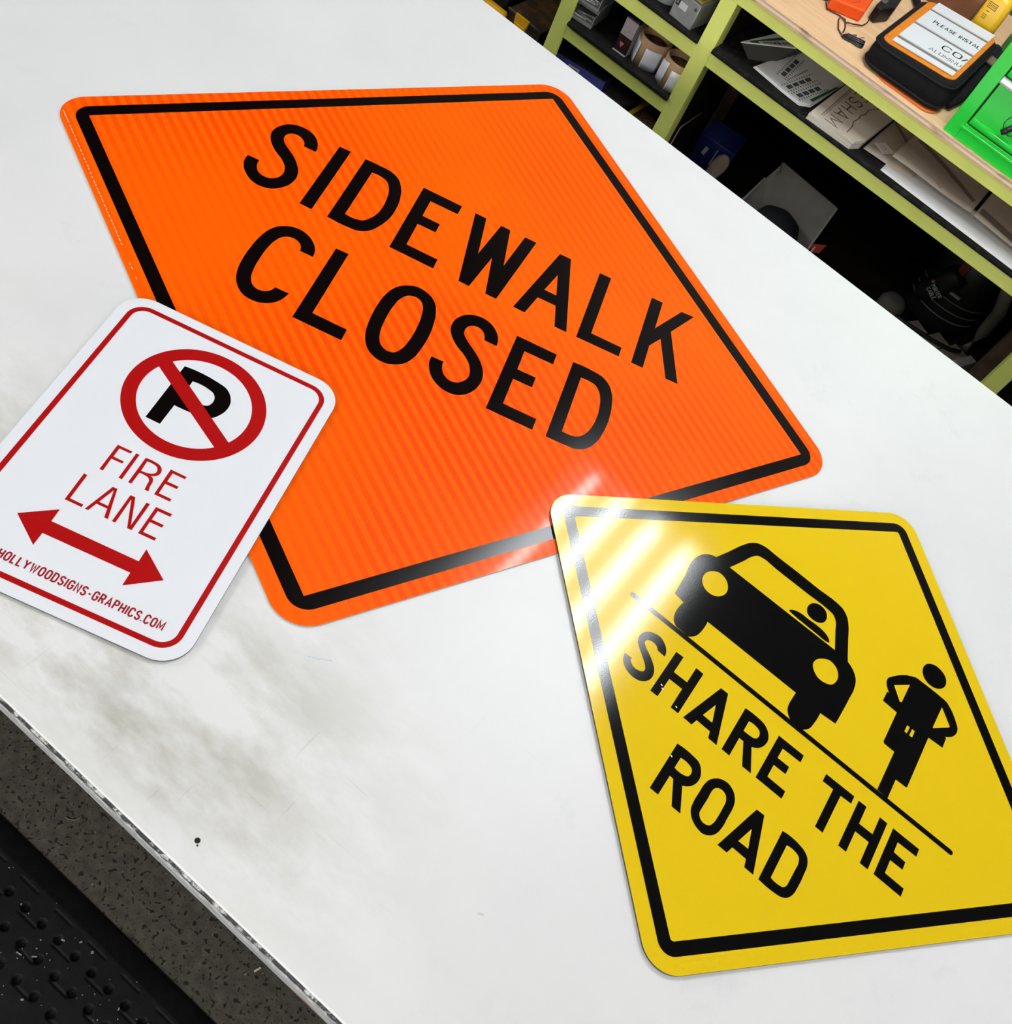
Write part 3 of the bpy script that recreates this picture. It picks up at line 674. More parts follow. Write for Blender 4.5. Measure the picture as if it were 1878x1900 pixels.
  [(-192.1,-87.7),(-180.1,-88.4),(-180.4,-85.6),(-181.1,-82.9),(-182.1,-80.5),(-183.4,-78.2),(-184.6,-76.6),(-186.0,-75.2),(-187.5,-73.8),(-189.0,-72.6),(-190.9,-71.3),(-192.8,-70.2),(-194.9,-69.2),(-197.0,-68.5),(-199.2,-68.2),(-201.5,-68.2),(-203.8,-68.4),(-206.0,-68.9),(-208.3,-69.6),(-210.6,-70.6),(-212.7,-71.8),(-214.6,-73.3),(-216.5,-75.2),(-218.2,-77.4),(-219.5,-79.8),(-220.5,-82.3),(-221.0,-84.4),(-221.2,-86.6),(-221.2,-88.8),(-220.9,-90.9),(-220.5,-92.8),(-219.7,-94.7),(-218.8,-96.4),(-217.8,-98.1),(-216.6,-99.5),(-215.1,-100.9),(-213.6,-102.2),(-212.1,-103.4),(-209.8,-105.3),(-207.4,-107.2),(-205.1,-109.0),(-202.7,-111.0),(-200.4,-112.8),(-198.1,-114.7),(-195.8,-116.7),(-193.9,-118.8),(-192.9,-120.1),(-192.0,-121.3),(-191.2,-122.7),(-190.8,-124.1),(-190.7,-125.0),(-190.8,-126.0),(-191.0,-127.0),(-191.3,-127.8),(-192.2,-128.9),(-193.4,-129.8),(-194.8,-130.5),(-196.2,-131.1),(-197.7,-131.6),(-199.3,-132.0),(-200.8,-132.2),(-202.4,-132.2),(-204.0,-131.9),(-205.6,-131.5),(-207.1,-130.8),(-208.5,-130.0),(-209.5,-129.3),(-210.4,-128.5),(-211.3,-127.7),(-211.9,-126.7),(-212.2,-125.8),(-212.4,-124.8),(-212.4,-123.8),(-212.3,-122.6),(-223.3,-123.9),(-222.9,-126.1),(-222.3,-128.2),(-221.6,-130.2),(-220.7,-132.1),(-219.4,-134.1),(-218.0,-136.0),(-216.3,-137.7),(-214.5,-139.3),(-212.5,-140.7),(-210.3,-141.9),(-208.1,-142.9),(-205.7,-143.7),(-203.6,-144.2),(-201.3,-144.6),(-199.1,-144.7),(-196.9,-144.7),(-194.8,-144.5),(-192.6,-144.1),(-190.5,-143.5),(-188.6,-142.7),(-187.0,-141.9),(-185.5,-140.9),(-184.1,-139.7),(-182.9,-138.5),(-181.6,-136.9),(-180.6,-135.1),(-179.7,-133.2),(-179.0,-131.3),(-178.5,-129.2),(-178.3,-127.0),(-178.3,-124.8),(-178.6,-122.7),(-179.0,-120.7),(-179.7,-118.7),(-180.5,-116.7),(-181.5,-114.9),(-182.8,-113.0),(-184.4,-111.2),(-186.2,-109.6),(-187.9,-108.0),(-190.5,-105.8),(-193.2,-103.9),(-195.9,-102.1),(-198.7,-100.2),(-201.1,-98.8),(-203.5,-97.4),(-205.8,-95.9),(-207.9,-94.1),(-208.8,-93.2),(-209.7,-92.3),(-210.4,-91.3),(-210.9,-90.3),(-211.0,-89.2),(-211.0,-88.2),(-210.9,-87.1),(-210.5,-86.1),(-209.8,-85.1),(-208.7,-84.2),(-207.4,-83.5),(-206.1,-82.9),(-204.6,-82.4),(-202.9,-82.1),(-201.2,-82.1),(-199.5,-82.3),(-198.1,-82.6),(-196.7,-83.2),(-195.4,-83.9),(-194.3,-84.8),(-193.7,-85.4),(-193.1,-86.1),(-192.6,-86.9)],
  [(-171.6,-70.5),(-160.1,-69.8),(-159.8,-98.2),(-139.0,-97.6),(-139.3,-70.3),(-127.6,-70.5),(-127.1,-143.7),(-138.8,-143.9),(-139.5,-110.6),(-159.5,-111.1),(-159.5,-143.6),(-170.8,-143.8)],
  [(-99.4,-70.2),(-88.2,-70.0),(-67.2,-144.0),(-80.3,-143.7),(-82.9,-134.1),(-103.6,-133.8),(-106.1,-143.9),(-119.5,-143.5)],
  [(-93.8,-96.3),(-86.0,-121.6),(-100.7,-121.5)],
  [(-60.3,-70.3),(-54.5,-69.5),(-48.8,-69.2),(-43.2,-69.3),(-37.5,-69.7),(-35.6,-69.9),(-33.7,-70.1),(-31.9,-70.4),(-30.1,-70.9),(-28.2,-71.7),(-26.4,-72.7),(-24.8,-73.9),(-23.2,-75.2),(-21.7,-76.5),(-20.3,-78.0),(-19.1,-79.7),(-18.1,-81.4),(-17.3,-83.1),(-16.6,-84.9),(-16.1,-86.8),(-15.8,-88.6),(-15.7,-90.8),(-15.9,-93.1),(-16.3,-95.4),(-16.8,-97.5),(-17.5,-99.7),(-18.5,-101.8),(-19.6,-103.8),(-20.9,-105.6),(-22.6,-107.5),(-24.7,-109.2),(-27.0,-110.6),(-29.5,-111.9),(-14.4,-143.9),(-27.7,-144.0),(-41.7,-113.1),(-48.0,-113.2),(-47.6,-143.8),(-59.6,-143.7)],
  [(-48.2,-83.1),(-45.2,-82.3),(-42.3,-82.0),(-39.4,-82.0),(-36.6,-82.4),(-35.2,-82.7),(-33.7,-83.0),(-32.3,-83.6),(-31.2,-84.3),(-30.1,-85.5),(-29.2,-86.9),(-28.6,-88.5),(-28.2,-90.1),(-28.1,-91.6),(-28.2,-93.2),(-28.5,-94.7),(-29.1,-96.0),(-29.8,-97.0),(-30.7,-97.9),(-31.8,-98.6),(-32.9,-99.2),(-33.9,-99.5),(-35.0,-99.6),(-36.2,-99.7),(-37.3,-99.8),(-40.0,-100.0),(-42.6,-100.1),(-45.3,-100.2),(-48.0,-100.1)],
  [(-7.0,-70.4),(32.0,-70.1),(32.4,-81.9),(5.0,-82.7),(4.7,-99.1),(22.7,-99.0),(22.9,-111.1),(4.9,-111.6),(4.9,-131.6),(32.4,-131.8),(32.7,-144.0),(-7.1,-143.9)],
 ],
 'THE': [
  [(67.2,-70.1),(110.7,-69.6),(111.0,-81.8),(95.1,-82.7),(94.9,-144.1),(83.4,-144.1),(83.3,-82.2),(67.2,-82.5)],
  [(117.9,-70.4),(129.8,-70.1),(130.1,-98.1),(150.5,-97.7),(150.2,-69.7),(161.8,-69.6),(162.2,-143.7),(150.4,-143.8),(150.1,-110.8),(129.8,-111.1),(129.9,-144.0),(118.2,-143.9)],
  [(170.8,-69.8),(210.4,-69.6),(210.7,-81.6),(182.7,-82.3),(183.0,-98.1),(200.8,-99.0),(201.0,-110.8),(182.7,-111.2),(182.9,-131.3),(211.0,-131.7),(211.2,-143.8),(170.9,-143.5)],
 ],
 'ROAD': [
  [(-108.1,-179.3),(-101.7,-178.4),(-95.5,-178.0),(-89.2,-178.1),(-83.0,-178.7),(-81.0,-178.9),(-78.9,-179.1),(-76.8,-179.5),(-75.0,-180.1),(-72.8,-181.4),(-70.9,-183.0),(-69.1,-184.9),(-67.6,-187.0),(-66.4,-188.9),(-65.4,-191.1),(-64.6,-193.3),(-64.0,-195.6),(-63.7,-198.2),(-63.6,-200.8),(-63.8,-203.5),(-64.3,-206.0),(-65.0,-208.4),(-66.0,-210.7),(-67.2,-212.9),(-68.6,-214.9),(-70.3,-216.8),(-72.2,-218.5),(-74.4,-220.0),(-76.8,-221.3),(-61.9,-253.0),(-74.9,-252.9),(-89.9,-222.3),(-95.2,-221.9),(-95.2,-252.5),(-107.4,-252.6)],
  [(-95.6,-192.1),(-92.5,-191.5),(-89.4,-191.3),(-86.4,-191.5),(-83.5,-192.0),(-82.1,-192.4),(-80.6,-192.8),(-79.2,-193.4),(-78.0,-194.1),(-76.9,-195.4),(-76.1,-197.0),(-75.5,-198.7),(-75.3,-200.4),(-75.4,-202.0),(-75.8,-203.8),(-76.5,-205.4),(-77.5,-206.7),(-78.6,-207.4),(-79.9,-208.0),(-81.3,-208.4),(-82.7,-208.8),(-85.8,-209.4),(-89.0,-209.6),(-92.3,-209.4),(-95.6,-208.8)],
  [(-47.6,-182.8),(-46.0,-181.4),(-44.3,-180.2),(-42.5,-179.1),(-40.7,-178.2),(-38.2,-177.4),(-35.7,-176.9),(-33.1,-176.7),(-30.6,-176.9),(-28.0,-177.6),(-25.5,-178.6),(-23.1,-180.0),(-20.9,-181.6),(-19.2,-183.2),(-17.6,-185.2),(-16.2,-187.3),(-15.0,-189.4),(-14.0,-192.0),(-13.4,-194.7),(-12.9,-197.5),(-12.6,-200.3),(-12.3,-204.1),(-12.3,-207.8),(-12.4,-211.6),(-12.4,-215.4),(-12.4,-219.3),(-12.2,-223.3),(-12.2,-227.2),(-12.5,-231.2),(-12.8,-233.6),(-13.1,-236.1),(-13.6,-238.5),(-14.3,-240.9),(-15.3,-243.3),(-16.6,-245.7),(-18.2,-247.9),(-19.9,-249.8),(-21.7,-251.3),(-23.7,-252.6),(-25.8,-253.6),(-27.9,-254.3),(-30.4,-254.6),(-33.0,-254.4),(-35.7,-253.9),(-38.2,-253.2),(-41.0,-252.2),(-43.6,-250.8),(-46.1,-249.3),(-48.4,-247.4),(-50.0,-245.8),(-51.4,-244.1),(-52.7,-242.2),(-53.8,-240.3),(-54.8,-237.5),(-55.4,-234.6),(-55.7,-231.6),(-56.0,-228.6),(-56.2,-224.8),(-56.2,-221.0),(-56.1,-217.1),(-56.0,-213.3),(-56.0,-209.9),(-56.0,-206.5),(-56.0,-203.1),(-55.6,-199.7),(-55.2,-197.2),(-54.7,-194.7),(-54.0,-192.3),(-53.0,-190.0),(-51.9,-188.0),(-50.6,-186.1),(-49.2,-184.4)],
  [(-40.4,-192.2),(-39.1,-191.2),(-37.6,-190.6),(-36.0,-190.1),(-34.5,-189.9),(-32.6,-190.0),(-30.8,-190.5),(-29.0,-191.2),(-27.5,-192.2),(-26.4,-193.4),(-25.4,-194.9),(-24.6,-196.6),(-23.9,-198.2),(-23.3,-200.8),(-23.0,-203.4),(-23.0,-206.2),(-22.9,-208.9),(-22.8,-212.8),(-22.7,-216.8),(-22.8,-220.8),(-22.9,-224.8),(-23.0,-227.0),(-23.1,-229.3),(-23.3,-231.5),(-23.8,-233.7),(-24.3,-235.5),(-25.0,-237.4),(-25.9,-239.1),(-27.1,-240.4),(-28.4,-241.2),(-29.8,-241.9),(-31.4,-242.4),(-32.9,-242.6),(-34.7,-242.5),(-36.5,-242.0),(-38.2,-241.3),(-39.7,-240.4),(-40.8,-239.4),(-41.9,-238.2),(-42.8,-236.9),(-43.5,-235.6),(-43.9,-233.7),(-44.0,-231.7),(-43.9,-229.7),(-43.9,-227.6),(-43.9,-223.9),(-43.7,-220.2),(-43.6,-216.5),(-43.5,-212.8),(-43.6,-210.0),(-43.9,-207.2),(-44.0,-204.3),(-43.9,-201.6),(-43.8,-200.0),(-43.6,-198.5),(-43.3,-197.0),(-42.8,-195.6),(-42.4,-194.7),(-41.8,-193.7),(-41.1,-192.9)],
  [(12.7,-179.5),(23.9,-179.2),(44.6,-253.2),(31.6,-253.1),(28.9,-243.0),(8.9,-242.7),(6.2,-253.1),(-7.4,-253.0)],
  [(18.5,-205.6),(25.7,-230.4),(11.3,-230.8)],
  [(51.5,-179.5),(57.9,-178.5),(64.3,-178.2),(70.5,-178.5),(76.7,-179.4),(79.0,-179.9),(81.3,-180.4),(83.5,-181.1),(85.6,-182.0),(87.5,-183.2),(89.4,-184.6),(91.0,-186.1),(92.4,-187.9),(93.5,-189.7),(94.4,-191.8),(95.1,-193.9),(95.7,-196.0),(96.2,-199.0),(96.4,-202.1),(96.4,-205.2),(96.5,-208.3),(96.7,-213.1),(96.8,-217.9),(96.7,-222.7),(96.5,-227.4),(96.3,-230.4),(96.2,-233.3),(95.8,-236.3),(95.2,-239.1),(94.4,-241.3),(93.5,-243.6),(92.4,-245.6),(91.0,-247.5),(89.4,-249.0),(87.7,-250.3),(85.7,-251.4),(83.7,-252.2),(81.6,-252.9),(79.4,-253.2),(77.1,-253.4),(74.9,-253.6),(69.2,-254.0),(63.5,-254.1),(57.8,-253.8),(52.0,-253.3)],
  [(63.5,-191.7),(66.9,-190.9),(70.3,-190.6),(73.5,-190.7),(76.7,-191.3),(78.0,-191.7),(79.4,-192.1),(80.7,-192.6),(81.8,-193.4),(82.7,-194.4),(83.4,-195.7),(84.0,-197.1),(84.5,-198.4),(85.2,-201.6),(85.3,-204.9),(85.1,-208.4),(85.0,-211.8),(85.0,-215.9),(84.9,-220.1),(84.8,-224.3),(84.6,-228.4),(84.6,-230.4),(84.6,-232.3),(84.5,-234.2),(84.1,-235.9),(83.5,-237.2),(82.7,-238.5),(81.8,-239.6),(80.8,-240.5),(79.7,-241.0),(78.4,-241.2),(77.1,-241.4),(75.8,-241.6),(72.9,-241.9),(69.9,-241.8),(66.9,-241.5),(63.8,-240.9)],
 ],
 'CAR': [
  [(-200.8,104.0),(-198.3,109.8),(-195.9,115.6),(-193.4,121.5),(-191.1,127.3),(-188.2,134.7),(-185.6,142.1),(-182.8,149.4),(-179.6,156.6),(-178.2,159.4),(-176.8,162.2),(-175.4,164.9),(-173.7,167.5),(-171.7,170.0),(-169.5,172.3),(-167.2,174.5),(-164.6,176.3),(-161.9,177.6),(-159.0,178.7),(-156.0,179.5),(-153.1,180.1),(-148.3,180.6),(-143.5,180.5),(-138.6,180.2),(-133.8,180.0),(-124.2,180.1),(-114.7,180.3),(-105.2,180.5),(-95.7,180.6),(-86.2,180.6),(-76.6,180.4),(-67.1,180.3),(-57.5,180.4),(-50.0,180.8),(-42.6,181.4),(-35.1,181.8),(-27.7,181.5),(-24.6,181.2),(-21.4,180.9),(-18.4,180.3),(-15.4,179.4),(-12.4,177.9),(-9.5,176.0),(-6.8,173.7),(-4.4,171.3),(-2.2,168.6),(-0.4,165.7),(1.3,162.6),(3.0,159.5),(5.7,153.8),(8.0,147.9),(10.1,141.9),(12.4,136.0),(15.6,128.2),(18.7,120.5),(21.9,112.8),(25.2,105.1),(28.0,104.0),(30.7,102.8),(33.3,101.3),(35.7,99.7),(38.4,97.5),(41.0,94.9),(43.3,92.1),(45.3,89.1),(46.9,85.5),(48.1,81.6),(48.9,77.6),(49.5,73.6),(50.0,68.9),(50.0,64.0),(49.8,59.2),(49.7,54.4),(49.7,41.9),(49.5,29.4),(49.2,16.8),(48.7,4.3),(25.2,2.1),(25.3,-3.5),(25.1,-9.1),(24.7,-14.6),(24.0,-20.1),(23.7,-22.5),(23.4,-24.9),(23.0,-27.2),(22.3,-29.4),(21.1,-31.8),(19.6,-34.0),(17.8,-36.1),(15.8,-37.9),(14.8,-38.7),(13.6,-39.4),(12.4,-40.1),(11.2,-40.7),(-4.7,-38.2),(-7.5,-36.3),(-9.8,-34.2),(-11.8,-31.8),(-13.3,-29.2),(-14.2,-27.3),(-14.8,-25.2),(-15.2,-23.1),(-15.5,-21.0),(-15.7,-18.7),(-15.7,-16.4),(-15.7,-14.1),(-15.6,-11.7),(-15.5,-8.1),(-15.4,-4.4),(-15.2,-0.8),(-15.0,2.9),(-160.4,2.4),(-159.8,-3.0),(-159.6,-8.4),(-159.8,-13.7),(-160.3,-19.0),(-160.6,-21.1),(-160.9,-23.2),(-161.4,-25.3),(-162.0,-27.3),(-162.7,-29.0),(-163.6,-30.6),(-164.5,-32.2),(-165.6,-33.6),(-166.8,-35.0),(-168.0,-36.2),(-169.4,-37.4),(-170.9,-38.5),(-189.9,-37.9),(-192.1,-36.9),(-194.0,-35.8),(-195.7,-34.5),(-197.2,-32.9),(-198.3,-31.2),(-199.2,-29.3),(-200.0,-27.3),(-200.7,-25.2),(-201.6,-21.8),(-202.1,-18.3),(-202.4,-14.7),(-202.4,-11.1),(-202.3,-7.8),(-202.0,-4.5),(-201.5,-1.2),(-200.8,2.1),(-217.1,5.1),(-217.4,9.8),(-217.7,14.4),(-218.1,19.1),(-218.5,23.7),(-218.9,28.6),(-219.3,33.6),(-219.8,38.5),(-220.4,43.4),(-221.2,48.1),(-222.1,52.8),(-223.0,57.5),(-223.5,62.2),(-223.7,66.5),(-223.7,70.8),(-223.4,75.1),(-222.7,79.3),(-221.5,83.5),(-220.0,87.8),(-218.0,91.8),(-215.5,95.3),(-213.8,97.1),(-211.9,98.8),(-209.8,100.4),(-207.7,101.7),(-206.1,102.5),(-204.4,103.1),(-202.6,103.6)],
  [(-177.5,105.0),(-174.8,111.7),(-172.1,118.3),(-169.4,125.0),(-166.8,131.7),(-165.1,136.5),(-163.5,141.4),(-161.7,146.2),(-159.3,150.7),(-158.3,152.3),(-157.3,154.0),(-156.2,155.5),(-154.8,156.8),(-153.4,157.6),(-151.7,158.2),(-150.0,158.7),(-148.3,159.1),(-142.3,160.0),(-136.0,159.8),(-129.7,159.2),(-123.4,158.8),(-109.3,158.8),(-95.1,159.0),(-81.0,159.2),(-66.8,159.4),(-58.4,159.8),(-50.0,160.2),(-41.5,160.4),(-33.2,159.9),(-30.6,159.7),(-27.9,159.5),(-25.4,159.0),(-23.0,158.2),(-21.1,157.0),(-19.3,155.5),(-17.7,153.8),(-16.2,152.0),(-14.1,148.6),(-12.6,144.8),(-11.3,140.8),(-9.9,136.9),(-6.8,129.5),(-3.7,122.0),(-0.7,114.5),(2.4,107.0)],
  [(-54.9,151.9),(-52.9,153.8),(-50.5,155.4),(-47.8,156.7),(-45.2,157.3),(-42.5,157.4),(-39.7,156.9),(-37.0,156.1),(-34.6,154.8),(-32.9,153.3),(-31.3,151.4),(-30.0,149.4),(-29.0,147.2),(-28.3,144.8),(-28.0,142.1),(-28.0,139.5),(-28.5,137.0),(-29.3,134.9),(-30.5,132.9),(-31.9,131.1),(-33.5,129.5),(-35.8,128.1),(-38.4,127.0),(-41.2,126.3),(-43.9,126.0),(-46.4,126.1),(-48.9,126.4),(-51.3,127.2),(-53.4,128.3),(-54.9,129.7),(-56.2,131.4),(-57.3,133.4),(-58.1,135.4),(-58.7,137.7),(-58.9,140.1),(-58.7,142.6),(-58.3,145.0),(-57.7,146.8),(-57.0,148.6),(-56.0,150.3)],
  [(-78.1,111.7),(-77.8,112.9),(-76.6,114.4),(-75.0,116.0),(-73.3,117.3),(-71.2,118.6),(-68.9,119.6),(-66.4,120.4),(-63.9,121.0),(-60.4,121.6),(-56.7,121.7),(-53.0,121.6),(-49.4,121.6),(-44.8,121.9),(-40.2,122.3),(-35.7,122.5),(-31.2,122.4),(-28.1,122.2),(-25.1,121.9),(-22.1,121.3),(-19.2,120.5),(-17.1,119.5),(-15.0,118.4),(-13.0,117.1),(-11.4,115.5),(-10.6,114.4),(-9.8,113.3),(-9.2,112.2),(-9.2,111.2),(-9.7,110.8),(-10.6,110.3),(-11.6,110.0),(-12.6,109.7),(-16.5,108.9),(-20.6,108.9),(-24.8,109.2),(-29.0,109.4),(-35.0,109.4),(-41.0,109.4),(-47.0,109.5),(-53.0,109.6),(-57.8,109.7),(-62.5,109.7),(-67.2,109.9),(-71.9,110.4),(-73.7,110.6),(-75.6,110.8),(-77.2,111.1)],
  [(-193.6,79.1),(-191.8,80.9),(-189.8,82.5),(-187.7,83.9),(-185.5,84.8),(-182.6,85.2),(-179.4,85.0),(-176.3,84.3),(-173.5,83.3),(-171.0,81.8),(-168.7,79.8),(-166.6,77.6),(-164.9,75.2),(-163.5,72.3),(-162.4,69.2),(-161.8,66.0),(-161.8,62.8),(-162.2,59.7),(-163.2,56.5),(-164.7,53.6),(-166.5,51.0),(-168.3,49.0),(-170.4,47.3),(-172.7,45.9),(-175.1,44.8),(-178.0,44.1),(-181.1,43.9),(-184.2,44.1),(-187.0,44.8),(-189.7,45.9),(-192.2,47.6),(-194.5,49.6),(-196.4,51.8),(-197.9,54.4),(-199.1,57.4),(-199.8,60.5),(-200.1,63.6),(-200.0,65.9),(-199.7,68.1),(-199.1,70.3),(-198.4,72.4),(-197.4,74.2),(-196.3,76.0),(-195.0,77.6)],
  [(-6.5,80.0),(-4.6,81.7),(-2.5,83.3),(-0.3,84.6),(2.0,85.5),(4.5,85.8),(7.2,85.8),(9.9,85.3),(12.3,84.5),(14.9,83.2),(17.4,81.3),(19.5,79.0),(21.2,76.6),(22.6,73.8),(23.6,70.6),(24.1,67.3),(24.1,64.1),(23.7,61.1),(22.9,58.1),(21.7,55.3),(20.1,53.0),(18.2,51.4),(16.1,50.2),(13.7,49.1),(11.4,48.4),(8.8,47.8),(6.1,47.5),(3.4,47.5),(0.9,47.9),(-1.8,48.8),(-4.4,50.1),(-6.8,51.7),(-8.9,53.6),(-10.5,55.4),(-12.1,57.4),(-13.3,59.5),(-14.1,61.8),(-14.4,64.2),(-14.2,66.9),(-13.6,69.5),(-12.8,72.0),(-11.6,74.2),(-10.1,76.3),(-8.3,78.2)],
 ],
 'MAN': [
  [(126.4,200.9),(128.1,202.3),(130.0,203.6),(132.0,204.6),(134.0,205.4),(136.4,205.9),(138.9,206.0),(141.5,205.9),(143.9,205.4),(146.2,204.8),(148.4,203.9),(150.6,202.8),(152.5,201.5),(154.1,200.0),(155.6,198.3),(156.8,196.4),(157.8,194.4),(158.5,192.2),(159.0,189.9),(159.1,187.5),(159.0,185.2),(158.5,182.6),(157.5,180.1),(156.3,177.7),(154.7,175.5),(153.3,174.0),(151.7,172.6),(150.0,171.4),(148.2,170.4),(146.1,169.5),(143.8,168.8),(141.4,168.5),(139.1,168.4),(136.7,168.6),(134.2,169.2),(131.8,170.1),(129.6,171.2),(127.6,172.7),(125.8,174.5),(124.2,176.5),(122.9,178.6),(122.1,180.6),(121.5,182.7),(121.0,184.9),(120.9,187.1),(120.9,189.1),(121.1,191.1),(121.6,193.1),(122.2,195.0),(123.0,196.6),(124.0,198.1),(125.2,199.6)],
  [(86.6,133.9),(91.9,141.7),(98.0,148.9),(104.9,155.3),(112.7,160.3),(114.1,161.1),(115.6,161.9),(117.1,162.6),(118.6,163.1),(120.0,163.3),(121.4,163.3),(122.8,163.3),(124.2,163.3),(133.6,163.6),(143.1,163.8),(152.5,163.7),(162.0,163.2),(163.8,163.2),(165.6,163.1),(167.4,162.9),(169.2,162.6),(170.5,162.1),(171.8,161.4),(173.0,160.7),(174.3,159.9),(179.5,156.4),(184.3,152.2),(188.8,147.6),(192.8,142.7),(194.1,141.1),(195.4,139.4),(196.6,137.6),(197.6,135.8),(198.1,133.9),(198.5,131.9),(198.7,129.9),(198.6,127.9),(198.4,125.7),(197.8,123.5),(197.1,121.4),(196.1,119.4),(194.3,116.3),(191.9,113.4),(189.1,110.8),(185.7,108.5),(188.3,108.2),(188.7,89.9),(166.2,88.6),(166.4,-2.6),(165.2,-4.5),(149.2,-5.1),(149.3,-38.0),(133.0,-37.6),(132.8,30.4),(116.4,30.7),(114.4,33.0),(114.1,88.2),(90.6,89.5),(90.5,106.8),(93.5,108.0),(91.5,109.7),(89.6,111.5),(88.0,113.5),(86.6,115.5),(85.6,117.2),(84.7,119.0),(84.0,120.9),(83.5,122.8),(83.4,124.3),(83.3,125.8),(83.4,127.4),(83.7,128.9),(84.2,130.2),(85.0,131.5),(85.8,132.7)],
  [(95.0,125.1),(114.3,144.3),(114.3,108.6),(111.7,107.2)],
  [(166.6,149.2),(186.7,129.6),(186.5,127.4),(167.2,107.6),(166.1,108.0)],
  [(133.8,81.9),(138.1,82.0),(137.8,69.8),(133.7,69.9)],
  [(141.9,82.0),(146.2,82.0),(146.4,70.0),(141.6,69.8)],
 ],
 'ROADLINE': [
  (-259.71,-42.33),
  (247.92,-41.59),
 ],
 'P': [
  [(-36.9,146.9),(-25.2,148.1),(-13.5,148.3),(-2.0,147.6),(9.4,146.0),(12.7,145.4),(16.1,144.9),(19.3,144.1),(22.4,142.9),(25.1,141.3),(27.8,139.2),(30.2,136.9),(32.3,134.4),(33.9,132.0),(35.4,129.3),(36.6,126.6),(37.5,123.8),(38.1,120.7),(38.4,117.5),(38.4,114.3),(38.1,111.2),(37.6,108.4),(36.8,105.6),(35.9,103.0),(34.7,100.4),(33.5,97.8),(32.0,95.2),(30.3,92.8),(28.4,90.8),(26.4,89.4),(24.1,88.3),(21.8,87.4),(19.4,86.5),(15.4,85.6),(11.3,85.1),(7.2,84.9),(3.1,84.7),(-2.3,84.4),(-7.6,84.3),(-13.0,84.3),(-18.4,84.5),(-19.1,49.8),(-38.3,50.2)],
  [(-17.3,130.2),(-11.6,131.1),(-5.9,131.2),(-0.4,130.8),(5.0,129.6),(7.0,129.1),(9.0,128.6),(11.0,127.8),(12.7,126.8),(14.1,125.6),(15.3,124.2),(16.4,122.6),(17.3,121.0),(17.9,119.1),(18.3,117.1),(18.5,115.0),(18.4,113.0),(18.1,111.1),(17.6,109.1),(16.9,107.3),(15.8,105.8),(14.3,104.7),(12.5,103.9),(10.6,103.3),(8.7,102.7),(2.4,101.2),(-4.2,100.8),(-10.9,101.4),(-17.9,103.1)],
 ],
 'FIRE': [
  [(-44.6,-3.2),(-26.1,-3.2),(-26.0,-6.9),(-40.4,-6.9),(-40.3,-20.6),(-27.1,-20.8),(-27.2,-24.3),(-40.8,-24.4),(-40.4,-44.0),(-44.7,-44.0)],
  [(-21.0,-3.2),(-16.8,-3.3),(-16.6,-44.0),(-21.0,-43.9)],
  [(-8.8,-3.4),(-5.7,-3.0),(-2.6,-2.9),(0.4,-2.9),(3.5,-3.2),(5.0,-3.3),(6.6,-3.5),(8.1,-3.8),(9.5,-4.3),(10.9,-5.1),(12.3,-6.1),(13.4,-7.3),(14.4,-8.5),(15.1,-9.9),(15.7,-11.5),(16.0,-13.1),(16.1,-14.7),(15.9,-15.9),(15.5,-17.2),(14.9,-18.4),(14.2,-19.4),(13.3,-20.5),(12.2,-21.4),(11.0,-22.1),(9.6,-22.8),(7.7,-23.4),(8.8,-23.5),(9.8,-23.7),(10.7,-24.1),(11.5,-24.6),(12.2,-25.2),(12.8,-26.0),(13.3,-26.9),(13.7,-27.7),(14.4,-29.9),(14.6,-32.3),(14.7,-34.8),(14.9,-37.2),(15.3,-38.9),(15.7,-40.5),(16.1,-42.2),(16.6,-43.8),(11.6,-43.9),(11.3,-41.8),(11.1,-39.6),(10.8,-37.5),(10.5,-35.4),(10.4,-34.0),(10.4,-32.6),(10.3,-31.3),(9.9,-30.0),(9.3,-29.1),(8.6,-28.2),(7.8,-27.4),(6.8,-26.8),(6.0,-26.4),(5.2,-26.2),(4.3,-26.1),(3.5,-26.0),(1.5,-25.7),(-0.5,-25.6),(-2.5,-25.7),(-4.6,-26.0),(-4.8,-44.0),(-8.9,-43.9)],
  [(-5.0,-6.9),(-2.8,-6.7),(-0.7,-6.6),(1.4,-6.7),(3.5,-7.0),(4.6,-7.1),(5.7,-7.4),(6.7,-7.7),(7.6,-8.1),(8.5,-8.8),(9.4,-9.6),(10.1,-10.5),(10.6,-11.5),(11.0,-12.7),(11.3,-13.9),(11.3,-15.2),(11.1,-16.4),(10.7,-17.3),(10.0,-18.2),(9.2,-19.0),(8.4,-19.7),(7.4,-20.3),(6.3,-20.8),(5.1,-21.1),(3.9,-21.4),(1.9,-21.9),(-0.1,-22.2),(-2.1,-22.3),(-4.3,-22.3)],
  [(23.4,-3.3),(44.0,-3.6),(43.5,-7.4),(27.7,-7.3),(28.0,-20.6),(42.5,-20.6),(42.3,-24.6),(27.5,-24.8),(27.7,-40.1),(43.7,-40.2),(43.8,-44.2),(23.7,-44.0)],
 ],
 'LANE': [
  [(-55.7,-58.0),(-51.4,-58.3),(-51.2,-95.2),(-34.9,-95.4),(-34.7,-99.3),(-55.5,-99.1)],
  [(-19.9,-58.4),(-14.3,-58.1),(-2.8,-99.3),(-7.5,-99.1),(-10.4,-87.4),(-23.6,-87.3),(-26.8,-99.3),(-30.9,-99.4)],
  [(-16.6,-61.8),(-11.4,-83.7),(-22.5,-83.6)],
  [(2.1,-58.5),(8.2,-58.4),(22.3,-93.9),(22.2,-58.6),(26.5,-58.5),(26.1,-99.4),(20.6,-99.4),(5.7,-62.8),(6.2,-99.3),(2.0,-99.4)],
